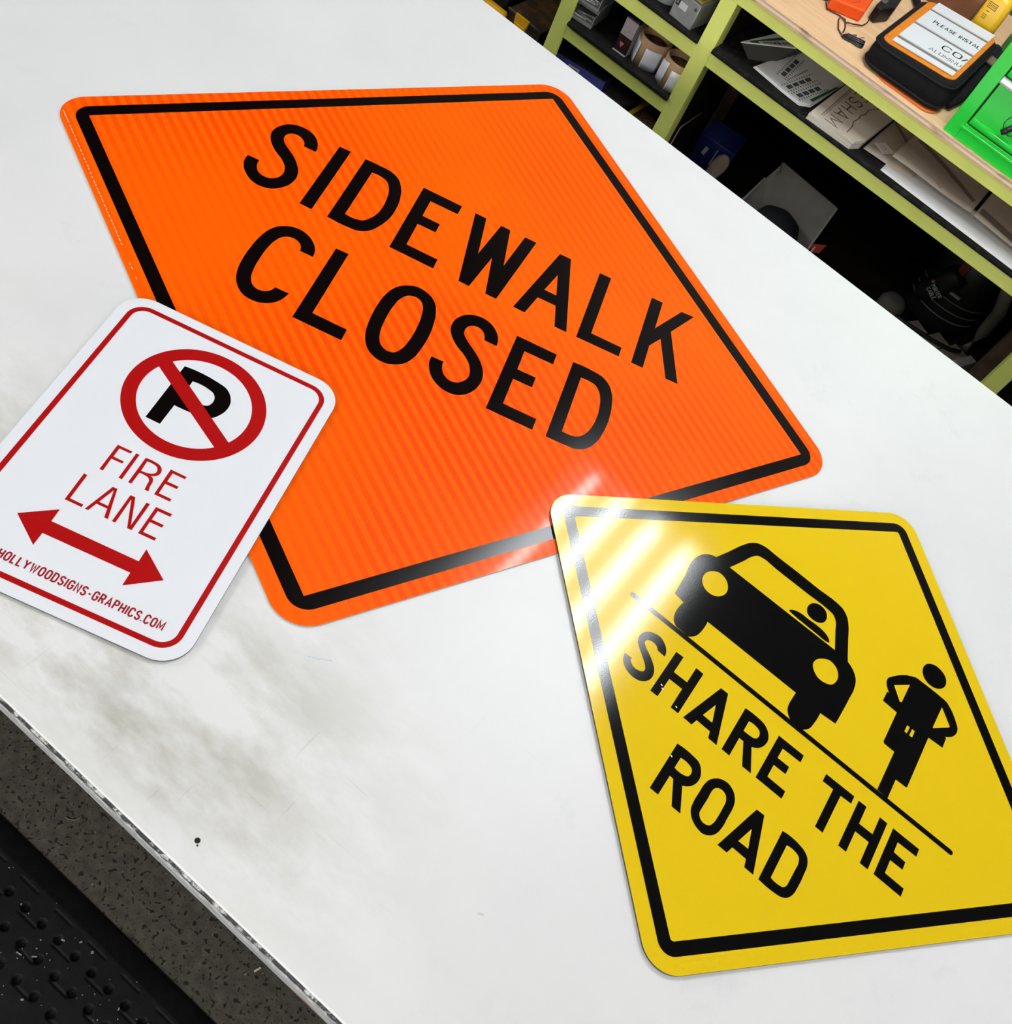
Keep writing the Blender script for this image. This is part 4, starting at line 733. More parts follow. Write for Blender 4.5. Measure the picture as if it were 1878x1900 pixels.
  [(34.1,-58.6),(54.2,-58.3),(54.0,-62.5),(38.3,-62.6),(38.1,-76.0),(53.1,-76.1),(53.0,-80.0),(37.8,-80.1),(38.0,-95.3),(54.2,-95.4),(54.1,-99.5),(33.9,-99.4)],
 ],
 'ARROW': [
  [(-87.7,-139.4),(-52.7,-113.2),(-52.3,-131.0),(52.3,-131.4),(52.0,-113.7),(87.0,-140.0),(52.0,-166.5),(51.6,-148.5),(-52.2,-148.7),(-52.4,-166.4)],
 ],
}
def frame(P, e1, e2, n):
    return Matrix(((e1[0], e2[0], n[0], P[0]), (e1[1], e2[1], n[1], P[1]), (e1[2], e2[2], n[2], P[2]), (0, 0, 0, 1)))
def panel(pts, th, face, root, edge=M_alu):
    m = MB()
    m.prism(pts, -th, 0, 1)
    for f in m.bm.faces:
        if all(abs(v.co.z) < 1e-9 for v in f.verts):
            f.material_index = 0
    return m.build('panel', [face, edge], root)
def border(name, outer, inner, material, root, z=0.00004, th=0.0001):
    return fill(name, [outer, inner], material, root, z, th, 1.0)

# orange diamond
root = thing('road_sign', 'big orange diamond sign reading SIDEWALK CLOSED, largest sign on the table', 'sign')
root.matrix_world = frame((0.001096, -0.002591, 0.902800), (0.939094, 0.343660, 0.000000), (-0.343660, 0.939094, 0.000000), (0.000000, 0.000000, 1.000000))
SO = 0.9123
H = SO / 2
panel(rot2(rrect(H, H, 0.047, 12), 45), 0.0025, M_orange, root)
border('border', rot2(rrect(H - 0.0211, H - 0.0211, 0.026, 10), 45), rot2(rrect(H - 0.0406, H - 0.0406, 0.0, 1), 45), M_black_vinyl, root)
fill('lettering', SIGN['SIDEWALK'], M_black_vinyl, root, 0.00004, 0.0001)
fill('lettering', SIGN['CLOSED'], M_black_vinyl, root, 0.00004, 0.0001)
M_seal = mat('cream cut line', (0.80, 0.62, 0.42), 0.5)
m = MB()
rr = random.Random(11)
def edge_pt(sv, inset):           # along the left edge from the left corner down to the bottom corner
    a = Vector((-SO / math.sqrt(2), 0)); b = Vector((0, -SO / math.sqrt(2)))
    d = (b - a).normalized(); nn = Vector((-d.y, d.x))
    return a + d * sv * SO + nn * inset
sv = 0.03
while sv < 0.86:
    ln = rr.uniform(0.003, 0.008) if sv > 0.06 else 0.03
    if sv < 0.33 or (0.36 < sv < 0.40 and rr.random() < 0.5) or sv > 0.74:
        ins = 0.0085 if sv < 0.4 else 0.0105
        m.ribbon([edge_pt(sv, ins + rr.uniform(-.0004, .0004)), edge_pt(sv + ln, ins + rr.uniform(-.0004, .0004))], 0.0012, 0.0001)
    sv += ln + rr.uniform(0.002, 0.005)
m.build('cut_line', M_seal, root)

# yellow diamond
root = thing('road_sign', 'yellow diamond sign reading SHARE THE ROAD with a car and a man pictogram', 'sign')
root.matrix_world = frame((0.750584, -0.187984, 0.905100), (0.999633, 0.026763, -0.004128), (-0.026764, 0.999642, 0.000000), (0.004127, 0.000110, 0.999991))
H = 0.6139 / 2
panel(rot2(rrect(H, H, 0.038, 12), 45), 0.003, M_yellow, root, mat('dark sign edge', (0.03, 0.03, 0.03), 0.6))
border('border', rot2(rrect(H - 0.0190, H - 0.0190, 0.0185, 10), 45), rot2(rrect(H - 0.0347, H - 0.0347, 0.004, 5), 45), M_yblack, root)
for k in ('SHARE', 'THE', 'ROAD'):
    fill('lettering', SIGN[k], M_yblack, root, 0.00004, 0.0001)
fill('car_pictogram', SIGN['CAR'], M_yblack, root, 0.00004, 0.0001)
fill('man_pictogram', SIGN['MAN'], M_yblack, root, 0.00004, 0.0001)
a, b = [Vector(q) for q in SIGN['ROADLINE']]
w = 3.75
line = [(a.x, a.y) for a in [a]]
line = arc(a.x, a.y, w, w, 90, 270, 6) + arc(b.x, b.y, w, w, -90, 90, 6)
fill('road_line', [line], M_yblack, root, 0.00002, 0.0001)
m = MB()
def yfleck(pts, w):
    m.ribbon([(p[0] / 1000, p[1] / 1000) for p in pts], w, 0.00025)
yfleck([(-164.5, -125.6), (-161.7, -126.6)], 0.0016)
yfleck([(-160.9, -129.4), (-158.1, -130.4)], 0.0016)
yfleck([(-173.8, -131.8), (-171.0, -132.8)], 0.0016)
yfleck([(-134.8, -137.6), (-132.0, -138.6)], 0.0016)
yfleck([(-107.5, -198.4), (-104.7, -199.4)], 0.0016)
yfleck([(-318.9, 15.9), (-316.1, 14.9)], 0.0016)
m.build('white_fleck', mat('white fleck', (0.8, 0.8, 0.76), 0.5), root)

# white no parking sign
root = thing('road_sign', 'white no parking sign reading FIRE LANE with a red double arrow', 'sign')
root.matrix_world = frame((-0.042940, -0.552092, 0.905283), (0.945963, 0.324229, 0.005485), (-0.324259, 0.945950, 0.005881), (-0.003281, -0.007342, 0.999968))
CY, HH = -0.0034, 0.2275
panel(rrect(0.1522, HH, 0.037, 12, 0, CY), 0.0028, M_white_sign, root, mat('grey sign edge', (0.10, 0.105, 0.11), 0.5))
border('border', rrect(0.1380, HH - 0.0145, 0.0245, 10, 0, CY), rrect(0.1313, HH - 0.0213, 0.018, 10, 0, CY), M_red_vinyl, root)
fill('letter_p', SIGN['P'], M_black_vinyl, root, 0.00004, 0.0001)
cx, cy, ro, ri = 1.0, 100.5, 87.7, 69.8
ring = [arc(cx, cy, ro, ro, 0, 360, 96)[:-1], arc(cx, cy, ri, ri, 0, 360, 96)[:-1]]
sym = fill('prohibition_ring', ring, M_red_vinyl, root, 0.00016, 0.0001)
sa, sb = Vector((-58, 137.2)), Vector((56.5, 60.3))
d = (sb - sa).normalized(); nn = Vector((-d.y, d.x)) * 9.6
sa, sb = sa - d * 9, sb + d * 9
fill('prohibition_bar', [[tuple(sa + nn), tuple(sa - nn), tuple(sb - nn), tuple(sb + nn)]], M_red_vinyl, root, 0.00018, 0.0001)
fill('lettering', SIGN['FIRE'], M_red_vinyl, root, 0.00004, 0.0001)
fill('lettering', SIGN['LANE'], M_red_vinyl, root, 0.00004, 0.0001)
fill('double_arrow', SIGN['ARROW'], M_red_vinyl, root, 0.00004, 0.0001)
m = MB()
write(m, 'HOLLYWOODSIGNS-GRAPHICS.COM', -0.0765, -0.1960, 0.0104, 0.0020, 0.00022, 0.30, 0.1903, 0.86)
m.build('lettering', mat('maroon vinyl', (0.30, 0.004, 0.010), 0.4, spec=0.3), root)
# ---------------------------------------------------------------- workbench with lime green face frame
YF = 1.15
YB = 1.86
wb = thing('workbench', 'lime green framed workbench with open shelves behind the table', 'workbench', (0.3, 1.5, 0))
wo = Vector((-0.3, -1.5, 0))
def wpart(name, x0, x1, y0, y1, z0, z1, m, bevel=0.0):
    return MB().box(x0, x1, y0, y1, z0, z1, bevel=bevel).build(name, m, wb, wo)
ZR0, ZR1 = 0.968, 0.997
posts = [(-0.5213, -0.4826, 0.007), (-0.1768, -0.1383, 0.045), (0.799, 0.838, 0.045), (1.70, 1.74, 0.045), (-1.34, -1.30, 0.045)]
for a, b, dp in posts:
    wpart('post', a, b, YF, YF + dp, 0, ZR0, M_lime, 0.001)
wpart('top_rail', -1.34, 1.74, YF, YF + 0.03, ZR0, ZR1, M_lime, 0.001)
wpart('shelf_rail', -0.4826, -0.1768, YF + 0.0006, YF + 0.02, 0.8125, 0.8465, M_lime, 0.001)
wpart('shelf_rail', -0.4826, -0.1768, YF + 0.0006, YF + 0.02, 0.6622, 0.6955, M_lime, 0.001)
wpart('shelf_rail', -0.4826, -0.1768, YF + 0.0006, YF + 0.02, 0.512, 0.5455, M_lime, 0.001)
wpart('shelf_rail', -0.1383, 0.799, YF + 0.0006, YF + 0.02, 0.8165, 0.850, M_lime, 0.001)
wpart('shelf_rail', 0.838, 1.70, YF + 0.0006, YF + 0.02, 0.8165, 0.850, M_lime, 0.001)
wpart('shelf_rail', -0.1383, 0.799, YF + 0.0006, YF + 0.02, 0.448, 0.4815, M_lime, 0.001)
wpart('shelf_rail', -1.30, -0.5213, YF + 0.0006, YF + 0.02, 0.505, 0.539, M_lime, 0.001)
# boards
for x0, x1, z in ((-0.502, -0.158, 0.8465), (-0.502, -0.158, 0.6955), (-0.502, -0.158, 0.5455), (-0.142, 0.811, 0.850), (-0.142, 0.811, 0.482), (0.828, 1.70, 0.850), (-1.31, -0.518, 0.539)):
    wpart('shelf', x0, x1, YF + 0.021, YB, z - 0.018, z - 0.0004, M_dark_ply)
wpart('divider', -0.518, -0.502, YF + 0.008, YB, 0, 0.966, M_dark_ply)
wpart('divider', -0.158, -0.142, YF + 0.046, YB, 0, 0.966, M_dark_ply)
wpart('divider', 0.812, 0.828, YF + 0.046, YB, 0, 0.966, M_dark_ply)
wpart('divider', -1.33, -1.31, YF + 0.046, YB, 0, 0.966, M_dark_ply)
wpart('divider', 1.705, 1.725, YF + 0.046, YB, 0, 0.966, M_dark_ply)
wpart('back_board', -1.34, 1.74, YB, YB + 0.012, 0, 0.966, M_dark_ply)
M_oldwood = mat('old brown timber', (0.13, 0.085, 0.055), 0.8, spec=0.2, var=((0.07, 0.045, 0.03), 25, 0.4, 0.7))
wpart('brace', -0.139, -0.108, 1.46, 1.49, 0.482, 0.832, M_oldwood)
wpart('brace', 0.775, 0.811, 1.24, 1.30, 0.482, 0.832, M_oldwood)
# plywood worktop
wt = thing('worktop', 'birch plywood worktop lying on the lime green workbench', 'worktop', (0.3, 1.5, ZR1))
to = Vector((-0.3, -1.5, -ZR1))
MB().box(-1.36, 1.76, 1.1425, 1.88, ZR1, 1.012).build('board', M_ply, wt, to)
m = MB().box(-1.36, 1.76, 1.1405, 1.1424, ZR1 + 0.0003, 1.0118)
m.build('front_edge', M_plyedge, wt, to)

# shelf liners
def liner(label, x0, x1, z0, z1, front):
    m = MB()
    pts = [(front + 0.004, z0), (YB - 0.02, z0), (YB - 0.02, z1), (front + 0.004, z1), (front + 0.001, z1 - 0.0015), (front, (z0 + z1) / 2), (front + 0.001, z0 + 0.0015)]
    R = Matrix(((0, 0, 1, 0), (1, 0, 0, 0), (0, 1, 0, 0), (0, 0, 0, 1)))
    m.prism(pts, x0, x1, M=R)
    return tag(m.build('shelf_liner', M_mat), label, 'liner', 'black shelf liners')
liner('black shelf liner under the cardboard tubes', -0.4818, -0.1776, 0.696, 0.707, 1.1425)
liner('black shelf liner under the clear grey case', -0.4818, -0.1776, 0.847, 0.857, 1.1425)
liner('long black shelf liner under the paper sheets', -0.1375, 0.7982, 0.8505, 0.862, 1.1415)
ZA, ZB, ZC, ZT = 0.707, 0.857, 0.862, 1.012

# ---------------------------------------------------------------- left bay, middle shelf
dr = thing('drawer_unit', 'small clear hardware box with two trays of steel bolts beside the left post', 'box', (-0.466, 1.172, ZA), math.radians(7))
M_clear = mat('dusty clear plastic', (0.48, 0.48, 0.45), 0.25, spec=0.5)
for k, z in enumerate((0.0, 0.044)):
    m = MB()
    m.box(-0.031, 0.031, 0, 0.10, z, z + 0.003)
    m.box(-0.031, -0.029, 0, 0.10, z + 0.003, z + 0.030)
    m.box(0.029, 0.031, 0, 0.10, z + 0.003, z + 0.030)
    m.box(-0.029, 0.029, 0.098, 0.10, z + 0.003, z + 0.030)
    m.box(-0.029, 0.029, 0, 0.002, z + 0.003, z + 0.007)
    m.build('tray', M_clear, dr)
m = MB()
m.box(-0.033, 0.033, 0.012, 0.10, 0.032, 0.043, bevel=0.001)
m.box(-0.033, 0.033, 0.012, 0.10, 0.076, 0.100, bevel=0.001)
m.build('divider_lid', M_clear, dr)
rb = random.Random(5)
bolt_me = None
for k, (bx, by, bz, ang, ln) in enumerate([(-0.012, 0.010, 0.0075, 8, 0.040), (0.004, 0.020, 0.0075, -10, 0.036), (-0.002, 0.034, 0.0075, 20, 0.034),
                                           (-0.004, 0.009, 0.0515, 4, 0.046), (0.000, 0.018, 0.0515, 3, 0.046), (0.006, 0.030, 0.0515, -14, 0.036)]):
    if bolt_me is None:
        m = MB()
        m.tube([(-0.022, 0, 0), (0.017, 0, 0)], 0.0027, 8)
        m.tube([(0.017, 0, 0), (0.0205, 0, 0)], 0.0042, 6)
        bo = m.build('steel_bolt', M_steel)
        bolt_me = bo.data
    else:
        bo = bpy.data.objects.new('steel_bolt', bolt_me)
        COL.objects.link(bo)
    R = Matrix.Translation((-0.466, 1.172, ZA)) @ Matrix.Rotation(math.radians(7), 4, 'Z')
    bo.matrix_world = R @ Matrix.Translation((bx, by, bz)) @ Matrix.Rotation(math.radians(ang), 4, 'Z')
    low = k < 3
    tag(bo, 'shiny steel bolt lying in the %s tray of the clear hardware box' % ('lower' if low else 'upper'), 'bolt', 'bolts in the %s tray' % ('lower' if low else 'upper'))

bp = thing('screw_box', 'black and red screw box with a pale label and a red triangle', 'box', (-0.343, 1.169, ZA), math.radians(1.5))
MB().box(-0.0175, 0.0175, 0, 0.05, 0.0, 0.088, bevel=0.0015).build('box_body', mat('dark printed box', (0.018, 0.010, 0.011), 0.4, var=((0.09, 0.012, 0.014), 70, 0.52, 0.7)), bp)
MB().box(0.0177, 0.0195, 0.002, 0.048, 0.001, 0.080).build('grey_backing', mat('grey card', (0.28, 0.265, 0.24), 0.7), bp)
MB().box(-0.0170, 0.0172, -0.0008, -0.0001, 0.043, 0.084).build('label', mat('pinkish label', (0.50, 0.42, 0.42), 0.6, var=((0.42, 0.34, 0.34), 150, 0.5, 0.6)), bp)
RX = Matrix(((1, 0, 0, 0), (0, 0, -1, 0), (0, 1, 0, 0), (0, 0, 0, 1)))     # xy drawing -> xz wall facing -y
def on_front(y):
    return Matrix.Translation((0, y, 0)) @ RX
m = MB()
m.prism([(-0.009, 0.026), (0.003, 0.026), (-0.003, 0.013)], 0.0001, 0.0006, M=on_front(0))
m.build('red_triangle', mat('red triangle print', (0.72, 0.20, 0.17), 0.5), bp)
MB().box(-0.018, 0.018, -0.004, 0.0, 0.0005, 0.0025).build('clear_foot', M_clear, bp)

def core(label, cx, cy, r, h, labs):
    o = thing('cardboard_tube', label, 'tube', (cx, cy, ZA), 0, 'cut roll cores standing on the shelf')
    m = MB()
    m.lathe([(r - 0.0055, 0.006), (r - 0.0055, h), (r - 0.0048, h + 0.0006), (r - 0.0006, h + 0.0006), (r, h), (r, 0.0), (0, 0.0), (0, 0.006), (r - 0.0055, 0.006)], n=40)
    m.build('tube_wall', M_card, o)
    m = MB()
    m.lathe([(r - 0.0062, 0.0062), (r - 0.0062, h - 0.016), (r * 0.5, h - 0.012), (0, h - 0.016)], n=32)
    m.lathe([(r - 0.0062, 0.0064), (0, 0.0064)], n=32)
    m.build('filling', M_card_in, o)
    for a0, a1, z0, z1, sl in labs:
        m = MB()
        nn = 10
        def f(u, v, a0=a0, a1=a1, z0=z0, z1=z1, sl=sl):
            a = math.radians(a0 + (a1 - a0) * u)
            rr = r + 0.0006 + 0.0012 * abs(2 * u - 1) ** 3
            z = z0 + (z1 - z0) * v + sl * (u - 0.5)
            return (rr * math.cos(a), rr * math.sin(a), z)
        g = [[m.bm.verts.new(f(i / nn, j / 3)) for j in range(4)] for i in range(nn + 1)]
        g2 = [[m.bm.verts.new(Vector(f(i / nn, j / 3)) * 1.0 + Vector((math.cos(math.radians(a0 + (a1 - a0) * i / nn)), math.sin(math.radians(a0 + (a1 - a0) * i / nn)), 0)) * 0.0005) for j in range(4)] for i in range(nn + 1)]
        for i in range(nn):
            for j in range(3):
                m.bm.faces.new((g[i][j], g[i][j + 1], g[i + 1][j + 1], g[i + 1][j]))
                fc = m.bm.faces.new((g2[i][j], g2[i + 1][j], g2[i + 1][j + 1], g2[i][j + 1])); fc.smooth = True
        rim = [(i, 0) for i in range(nn)] + [(nn, j) for j in range(3)] + [(i, 3) for i in range(nn, 0, -1)] + [(0, j) for j in range(3, 0, -1)]
        for k in range(len(rim)):
            p, q = rim[k], rim[(k + 1) % len(rim)]
            m.bm.faces.new((g[p[0]][p[1]], g[q[0]][q[1]], g2[q[0]][q[1]], g2[p[0]][p[1]]))
        m.build('paper_label', mat('white label paper', (0.86, 0.88, 0.93), 0.7), o)
    return o
core('brown cardboard tube beside the black and red screw box', -0.2865, 1.2115, 0.0405, 0.066, [(272, 330, 0.001, 0.050, 0.0), (196, 246, 0.003, 0.056, -0.010)])
core('brown cardboard tube in the corner against the middle green post', -0.2025, 1.2005, 0.0405, 0.066, [(270, 338, 0.001, 0.050, 0.0), (196, 252, 0.003, 0.054, 0.012)])
bx = thing('blade_pack', 'slim dark red pack standing between the two cardboard tubes', 'box', (-0.2475, 1.247, ZA), math.radians(-20))
MB().box(-0.014, 0.014, 0, 0.010, 0, 0.090, bevel=0.001).build('card', mat('dark red card', (0.07, 0.008, 0.010), 0.5), bx)
MB().box(-0.010, 0.004, -0.0007, -0.0001, 0.048, 0.078).build('label', mat('pinkish label', (0.5, 0.42, 0.42)), bx)
MB().box(-0.007, 0.001, -0.0012, -0.0008, 0.053, 0.073).build('label_print', M_print, bx)

# ---------------------------------------------------------------- left bay, upper shelf
gc = thing('plastic_case', 'clear grey plastic case with a yellow photo label in front of the white cup', 'case', (-0.240, 1.158, ZB), math.radians(-5))
m = MB()
m.box(-0.031, 0.031, 0, 0.125, 0.0, 0.058, bevel=0.002)
m.build('case_body', M_grey_plastic, gc)
m = MB()
for px in (-0.0305, 0.0305):
    m.tube([(px, 0.0005, 0.001), (px, 0.0005, 0.058)], 0.0011, 6)
m.tube([(-0.0305, 0.0005, 0.058), (0.0305, 0.0005, 0.058)], 0.0010, 6)
m.build('rim', mat('pale plastic rim', (0.42, 0.42, 0.40), 0.3), gc)
m = MB()
m.box(-0.022, 0.024, 0.014, 0.085, 0.0582, 0.0588)
m.build('photo_label', mat('yellow label', (0.70, 0.55, 0.06), 0.4), gc)
m = MB()
m.box(-0.018, 0.020, 0.022, 0.080, 0.0589, 0.0593)
m.build('label_photo', mat('printed photo', (0.42, 0.28, 0.14), 0.4, var=((0.62, 0.55, 0.5), 45, 0.45, 0.6)), gc)
m = MB()
m.box(-0.029, -0.019, -0.0009, -0.0002, 0.030, 0.047)
m.build('black_badge', M_print, gc)
m = MB()
m.prism([(-0.0275, 0.0335), (-0.0205, 0.0335), (-0.024, 0.044)], 0.001, 0.0014, M=on_front(0))
m.build('badge_mark', M_grey_plastic, gc)
m = MB()
m.box(-0.018, 0.003, -0.0009, -0.0002, 0.027, 0.042)
m.build('white_label', mat('pale label', (0.58, 0.55, 0.55), 0.6), gc)
m = MB()
m.lathe([(0.0035, 0), (0.0035, 0.0012), (0, 0.0014)], n=14, M=on_front(-0.0002) @ Matrix.Translation((0.023, 0.046, 0)))
m.build('green_dot', mat('green dot', (0.03, 0.09, 0.05), 0.5), gc)
cup = thing('white_cup', 'white cup on the upper shelf beside the clear grey case', 'cup', (-0.3155, 1.213, ZB))
m = MB()
m.lathe([(0, 0.003), (0.030, 0.003), (0.036, 0.088), (0.0385, 0.090), (0.0385, 0.087), (0.0315, 0.0), (0, 0.0), (0, 0.003)], n=36)
m.build('cup_wall', mat('white cup plastic', (0.62, 0.66, 0.70), 0.4), cup)

# ---------------------------------------------------------------- left bay, bottom shelf
ZD = 0.5455
bb = thing('blue_box', 'dark blue card box with a white barcode label', 'box', (-0.425, 1.188, ZD), math.radians(9))
m = MB()
m.box(-0.073, 0.073, 0, 0.11, 0, 0.060, bevel=0.001)
m.build('box_body', M_blue_card, bb)
m = MB()
m.box(-0.072, 0.072, 0.002, 0.109, 0.0602, 0.0625, bevel=0.0006)
m.build('box_top', mat('dark grey top', (0.02, 0.02, 0.025), 0.6), bb)  # thin top, much darker than the blue sides
MB().box(-0.029, 0.002, -0.0008, -0.0001, 0.029, 0.052).build('barcode_label', mat('grey white label', (0.85, 0.85, 0.85), 0.6), bb)
m = MB()
q = -0.026
rq = random.Random(2)
while q < -0.002:
    ww = rq.uniform(0.0004, 0.0012)
    m.box(q, q + ww, -0.0011, -0.0009, 0.033, 0.049)
    q += ww + rq.uniform(0.0004, 0.0010)
m.build('barcode', M_print, bb)
m = MB()
m.ribbon([(0.008, 0.038), (0.012, 0.047), (0.013, 0.036), (0.018, 0.040), (0.024, 0.036)], 0.0012, 0.0005, M=on_front(0))
m.build('script_mark', mat('pale blue print', (0.42, 0.42, 0.60), 0.5), bb)

o = MB()
o.box(-0.05, 0.02, -0.02, 0.05, 0, 0.010, bevel=0.001, M=Matrix.Rotation(math.radians(-14), 4, 'Z'))
tag(o.build('grey_pad', mat('grey pad', (0.16, 0.145, 0.13), 0.8), None, (-0.325, 1.262, ZD)), 'flat grey pad lying beside the dark blue box', 'pad')
m = MB()
m.lathe([(0.018, 0), (0.036, 0), (0.038, 0.003), (0.038, 0.038), (0.036, 0.041), (0.018, 0.041), (0.018, 0)], n=32)
tag(m.build('tape_roll', mat('navy cloth tape', (0.035, 0.037, 0.075), 0.7, bump=(300, 0.4)), None, (-0.262, 1.330, ZD)), 'dark navy tape roll on the bottom shelf behind the yellow ruler', 'tape')
o = MB()
o.box(-0.006, 0.006, -0.045, 0.075, 0.0, 0.004, bevel=0.0008, M=Matrix.Translation((0, 0, 0.030)) @ Matrix.Rotation(math.radians(-8), 4, 'Z') @ Matrix.Rotation(math.radians(14), 4, 'X'))
pad = thing('brown_pad', 'small stack of brown card on the bottom shelf by the middle post', 'card', (-0.235, 1.222, ZD), math.radians(-12))
for k in range(3):
    MB().box(-0.035 + 0.003 * k, 0.030, -0.025, 0.05, 0.0075 * k, 0.0075 * k + 0.007, bevel=0.0006).build('card_layer', [M_card_in, mat('pale brown card', (0.30, 0.20, 0.13), 0.8)][k % 2], pad)
tag(o.build('yellow_ruler', mat('yellow rule', (0.55, 0.38, 0.02), 0.5), None, (-0.262, 1.235, ZD)), 'yellow rule sticking up beside the brown card stack', 'ruler')

# ---------------------------------------------------------------- far left bay
ZE = 0.539
tc = thing('tool_case', 'black tool case with a long yellow handle at the far left', 'case', (-0.778, 1.19, ZE))
MB().box(-0.14, 0.095, 0.028, 0.26, 0, 0.075, bevel=0.006).build('case_body', M_black_plastic, tc)
m = MB()
m.box(-0.120, 0.115, -0.010, 0.012, 0.038, 0.060, bevel=0.007)
m.build('handle', M_yellow_plastic, tc)
for hx in (-0.105, 0.080):
    MB().box(hx - 0.010, hx + 0.010, 0.008, 0.030, 0.040, 0.056).build('handle_mount', M_black_plastic, tc)
og = thing('parts_organizer', 'clear lidded parts organizer with a yellow latch', 'organizer', (-0.618, 1.200, ZE), math.radians(-1))
MB().box(-0.048, 0.056, 0.004, 0.19, 0, 0.062, bevel=0.003).build('organizer_body', mat('smoky brown plastic', (0.030, 0.016, 0.009), 0.35, spec=0.5, var=((0.10, 0.05, 0.018), 28, 0.45, 0.7)), og)
m = MB()
m.box(-0.051, 0.059, -0.001, 0.193, 0.0625, 0.0690, bevel=0.0025)
m.build('lid', mat('smoky clear lid', (0.05, 0.035, 0.022), 0.25, spec=0.6, var=((0.12, 0.06, 0.018), 24, 0.45, 0.65)), og)
m = MB()
m.tube([(-0.050, -0.0015, 0.071), (0.058, -0.0015, 0.071)], 0.0022, 8)
m.build('lid_rim', mat('grey clear rim', (0.10, 0.10, 0.10), 0.25), og)
m = MB()
m.prism([(-0.021, 0.076), (0.021, 0.076), (0.018, 0.049), (0.012, 0.045), (-0.012, 0.045), (-0.019, 0.052)], 0.003, 0.0095, M=on_front(0))
m.prism([(-0.016, 0.055), (0.014, 0.055), (0.011, 0.049), (-0.012, 0.049)], 0.0095, 0.012, M=on_front(0))
m.build('latch', M_yellow_plastic, og)

# ---------------------------------------------------------------- right bay, paper shelf
gs = thing('folded_sheets', 'leaning pack of white and green sheets at the left end of the paper shelf', 'paper', (-0.04, 1.30, ZC))
go2 = Vector((0.04, -1.30, -ZC))
def gz(px, py):
    return ZC + 0.0275 + 0.03 * (py - 1.185)
topo = [(-0.1000, 1.1850), (-0.0120, 1.3100), (0.0150, 1.4200), (-0.0300, 1.4600), (-0.0640, 1.3260)]
base = [(-0.0700, 1.2020), (-0.0300, 1.2550), (0.0000, 1.4200), (-0.0400, 1.4600), (-0.0660, 1.3260)]
def pack(m, lo, hi, zl, zh):
    A = [m.bm.verts.new((*p, zl(*p))) for p in lo]
    B = [m.bm.verts.new((*p, zh(*p))) for p in hi]
    m.bm.faces.new(A[::-1]); m.bm.faces.new(B)
    n = len(A)
    for k in range(n):
        m.bm.faces.new((A[k], A[(k + 1) % n], B[(k + 1) % n], B[k]))
m = MB()
pack(m, base, [(px + 0.002, py + 0.002) for px, py in topo], lambda px, py: ZC + 0.0004, gz)
m.build('shaded_underside', mat('dark grey shade card', (0.05, 0.047, 0.042), 0.8), gs, go2)  # dark block paints the shadow below the raised sheets
m = MB()
pack(m, topo, topo, lambda px, py: gz(px, py) + 0.0002, lambda px, py: gz(px, py) + 0.0030)
m.build('white_sheet', M_paper, gs, go2)
def gq(u, v):
    a = Vector(topo[0]); b = Vector(topo[1]); c = Vector((-0.052, 1.3225))
    p = a.lerp(c.lerp(b, v), u)
    return (p.x, p.y, gz(p.x, p.y) + 0.0033)
m = MB()
def gpoly(m, uv):
    m.bm.faces.new([m.bm.verts.new(gq(*q)) for q in uv])
gpoly(m, [(0.16, 0.20), (0.34, 0.12), (0.34, 0.95), (0.20, 0.90)])
gpoly(m, [(0.34, 0.12), (0.98, 0.10), (0.98, 0.36), (0.34, 0.40)])
m.build('green_band', mat('green print', (0.01, 0.14, 0.055), 0.6), gs, go2)
m = MB()
rs = random.Random(9)
for k in range(11):
    u0 = 0.42 + k * 0.052
    for st in range(2):
        A = Vector(gq(u0 + rs.uniform(0, 0.03), 0.50 + rs.uniform(0, 0.15))); B = Vector(gq(u0 + rs.uniform(0.01, 0.05), 0.74 + rs.uniform(0, 0.16)))
        dd = (B - A)
        nn = dd.cross(Vector((0, 0, 1))).normalized() * 0.0012
        m.bm.faces.new([m.bm.verts.new(c + Vector((0, 0, 0.0002))) for c in (A + nn, A - nn, B - nn, B + nn)])
m.build('black_brush_marks', M_print, gs, go2)

ps = thing('printed_sheets', 'stack of white sheets printed with rows of small black columns', 'paper', (0.03, 1.26, ZC))
po = Vector((-0.03, -1.26, -ZC))
def quad_stack(name, pts, z0, z1, material, root, off):
    m = MB()
    m.prism(pts, z0, z1)
    return m.build(name, material, root, off)
quad_stack('sheet', [(-0.047, 1.186), (0.040, 1.1735), (0.088, 1.171), (0.109, 1.196), (0.121, 1.47), (0.000, 1.50)], ZC, ZC + 0.0022, M_paper, ps, po)
quad_stack('sheet', [(-0.044, 1.188), (0.040, 1.1765), (0.083, 1.1745), (0.104, 1.198), (0.116, 1.47), (0.004, 1.50)], ZC + 0.0024, ZC + 0.0042, M_paper, ps, po)
zp = ZC + 0.0044
m = MB()
def dash_row(ax, ay, bx_, by_, n=13, w=0.0030, l=0.0046):
    a = Vector((ax, ay)); b = Vector((bx_, by_))
    d = (b - a).normalized(); nn = Vector((-d.y, d.x))
    for i in range(n):
        c = a.lerp(b, i / (n - 1))
        m.ribbon([c - nn * l / 2, c + nn * l / 2], w, zp)
rowsP = [((0.000, 1.221), (-0.010, 1.348)), ((0.022, 1.222), (0.012, 1.348)), ((0.027, 1.225), (0.036, 1.320)), ((0.028, 1.192), (0.050, 1.317)), ((0.050, 1.186), (0.070, 1.309)), ((0.058, 1.187), (0.079, 1.306)), ((0.081, 1.186), (0.102, 1.300))]
for (a, b) in rowsP:
    dash_row(*a, *b)
m.build('dash_columns', M_print, ps, po)
m = MB()
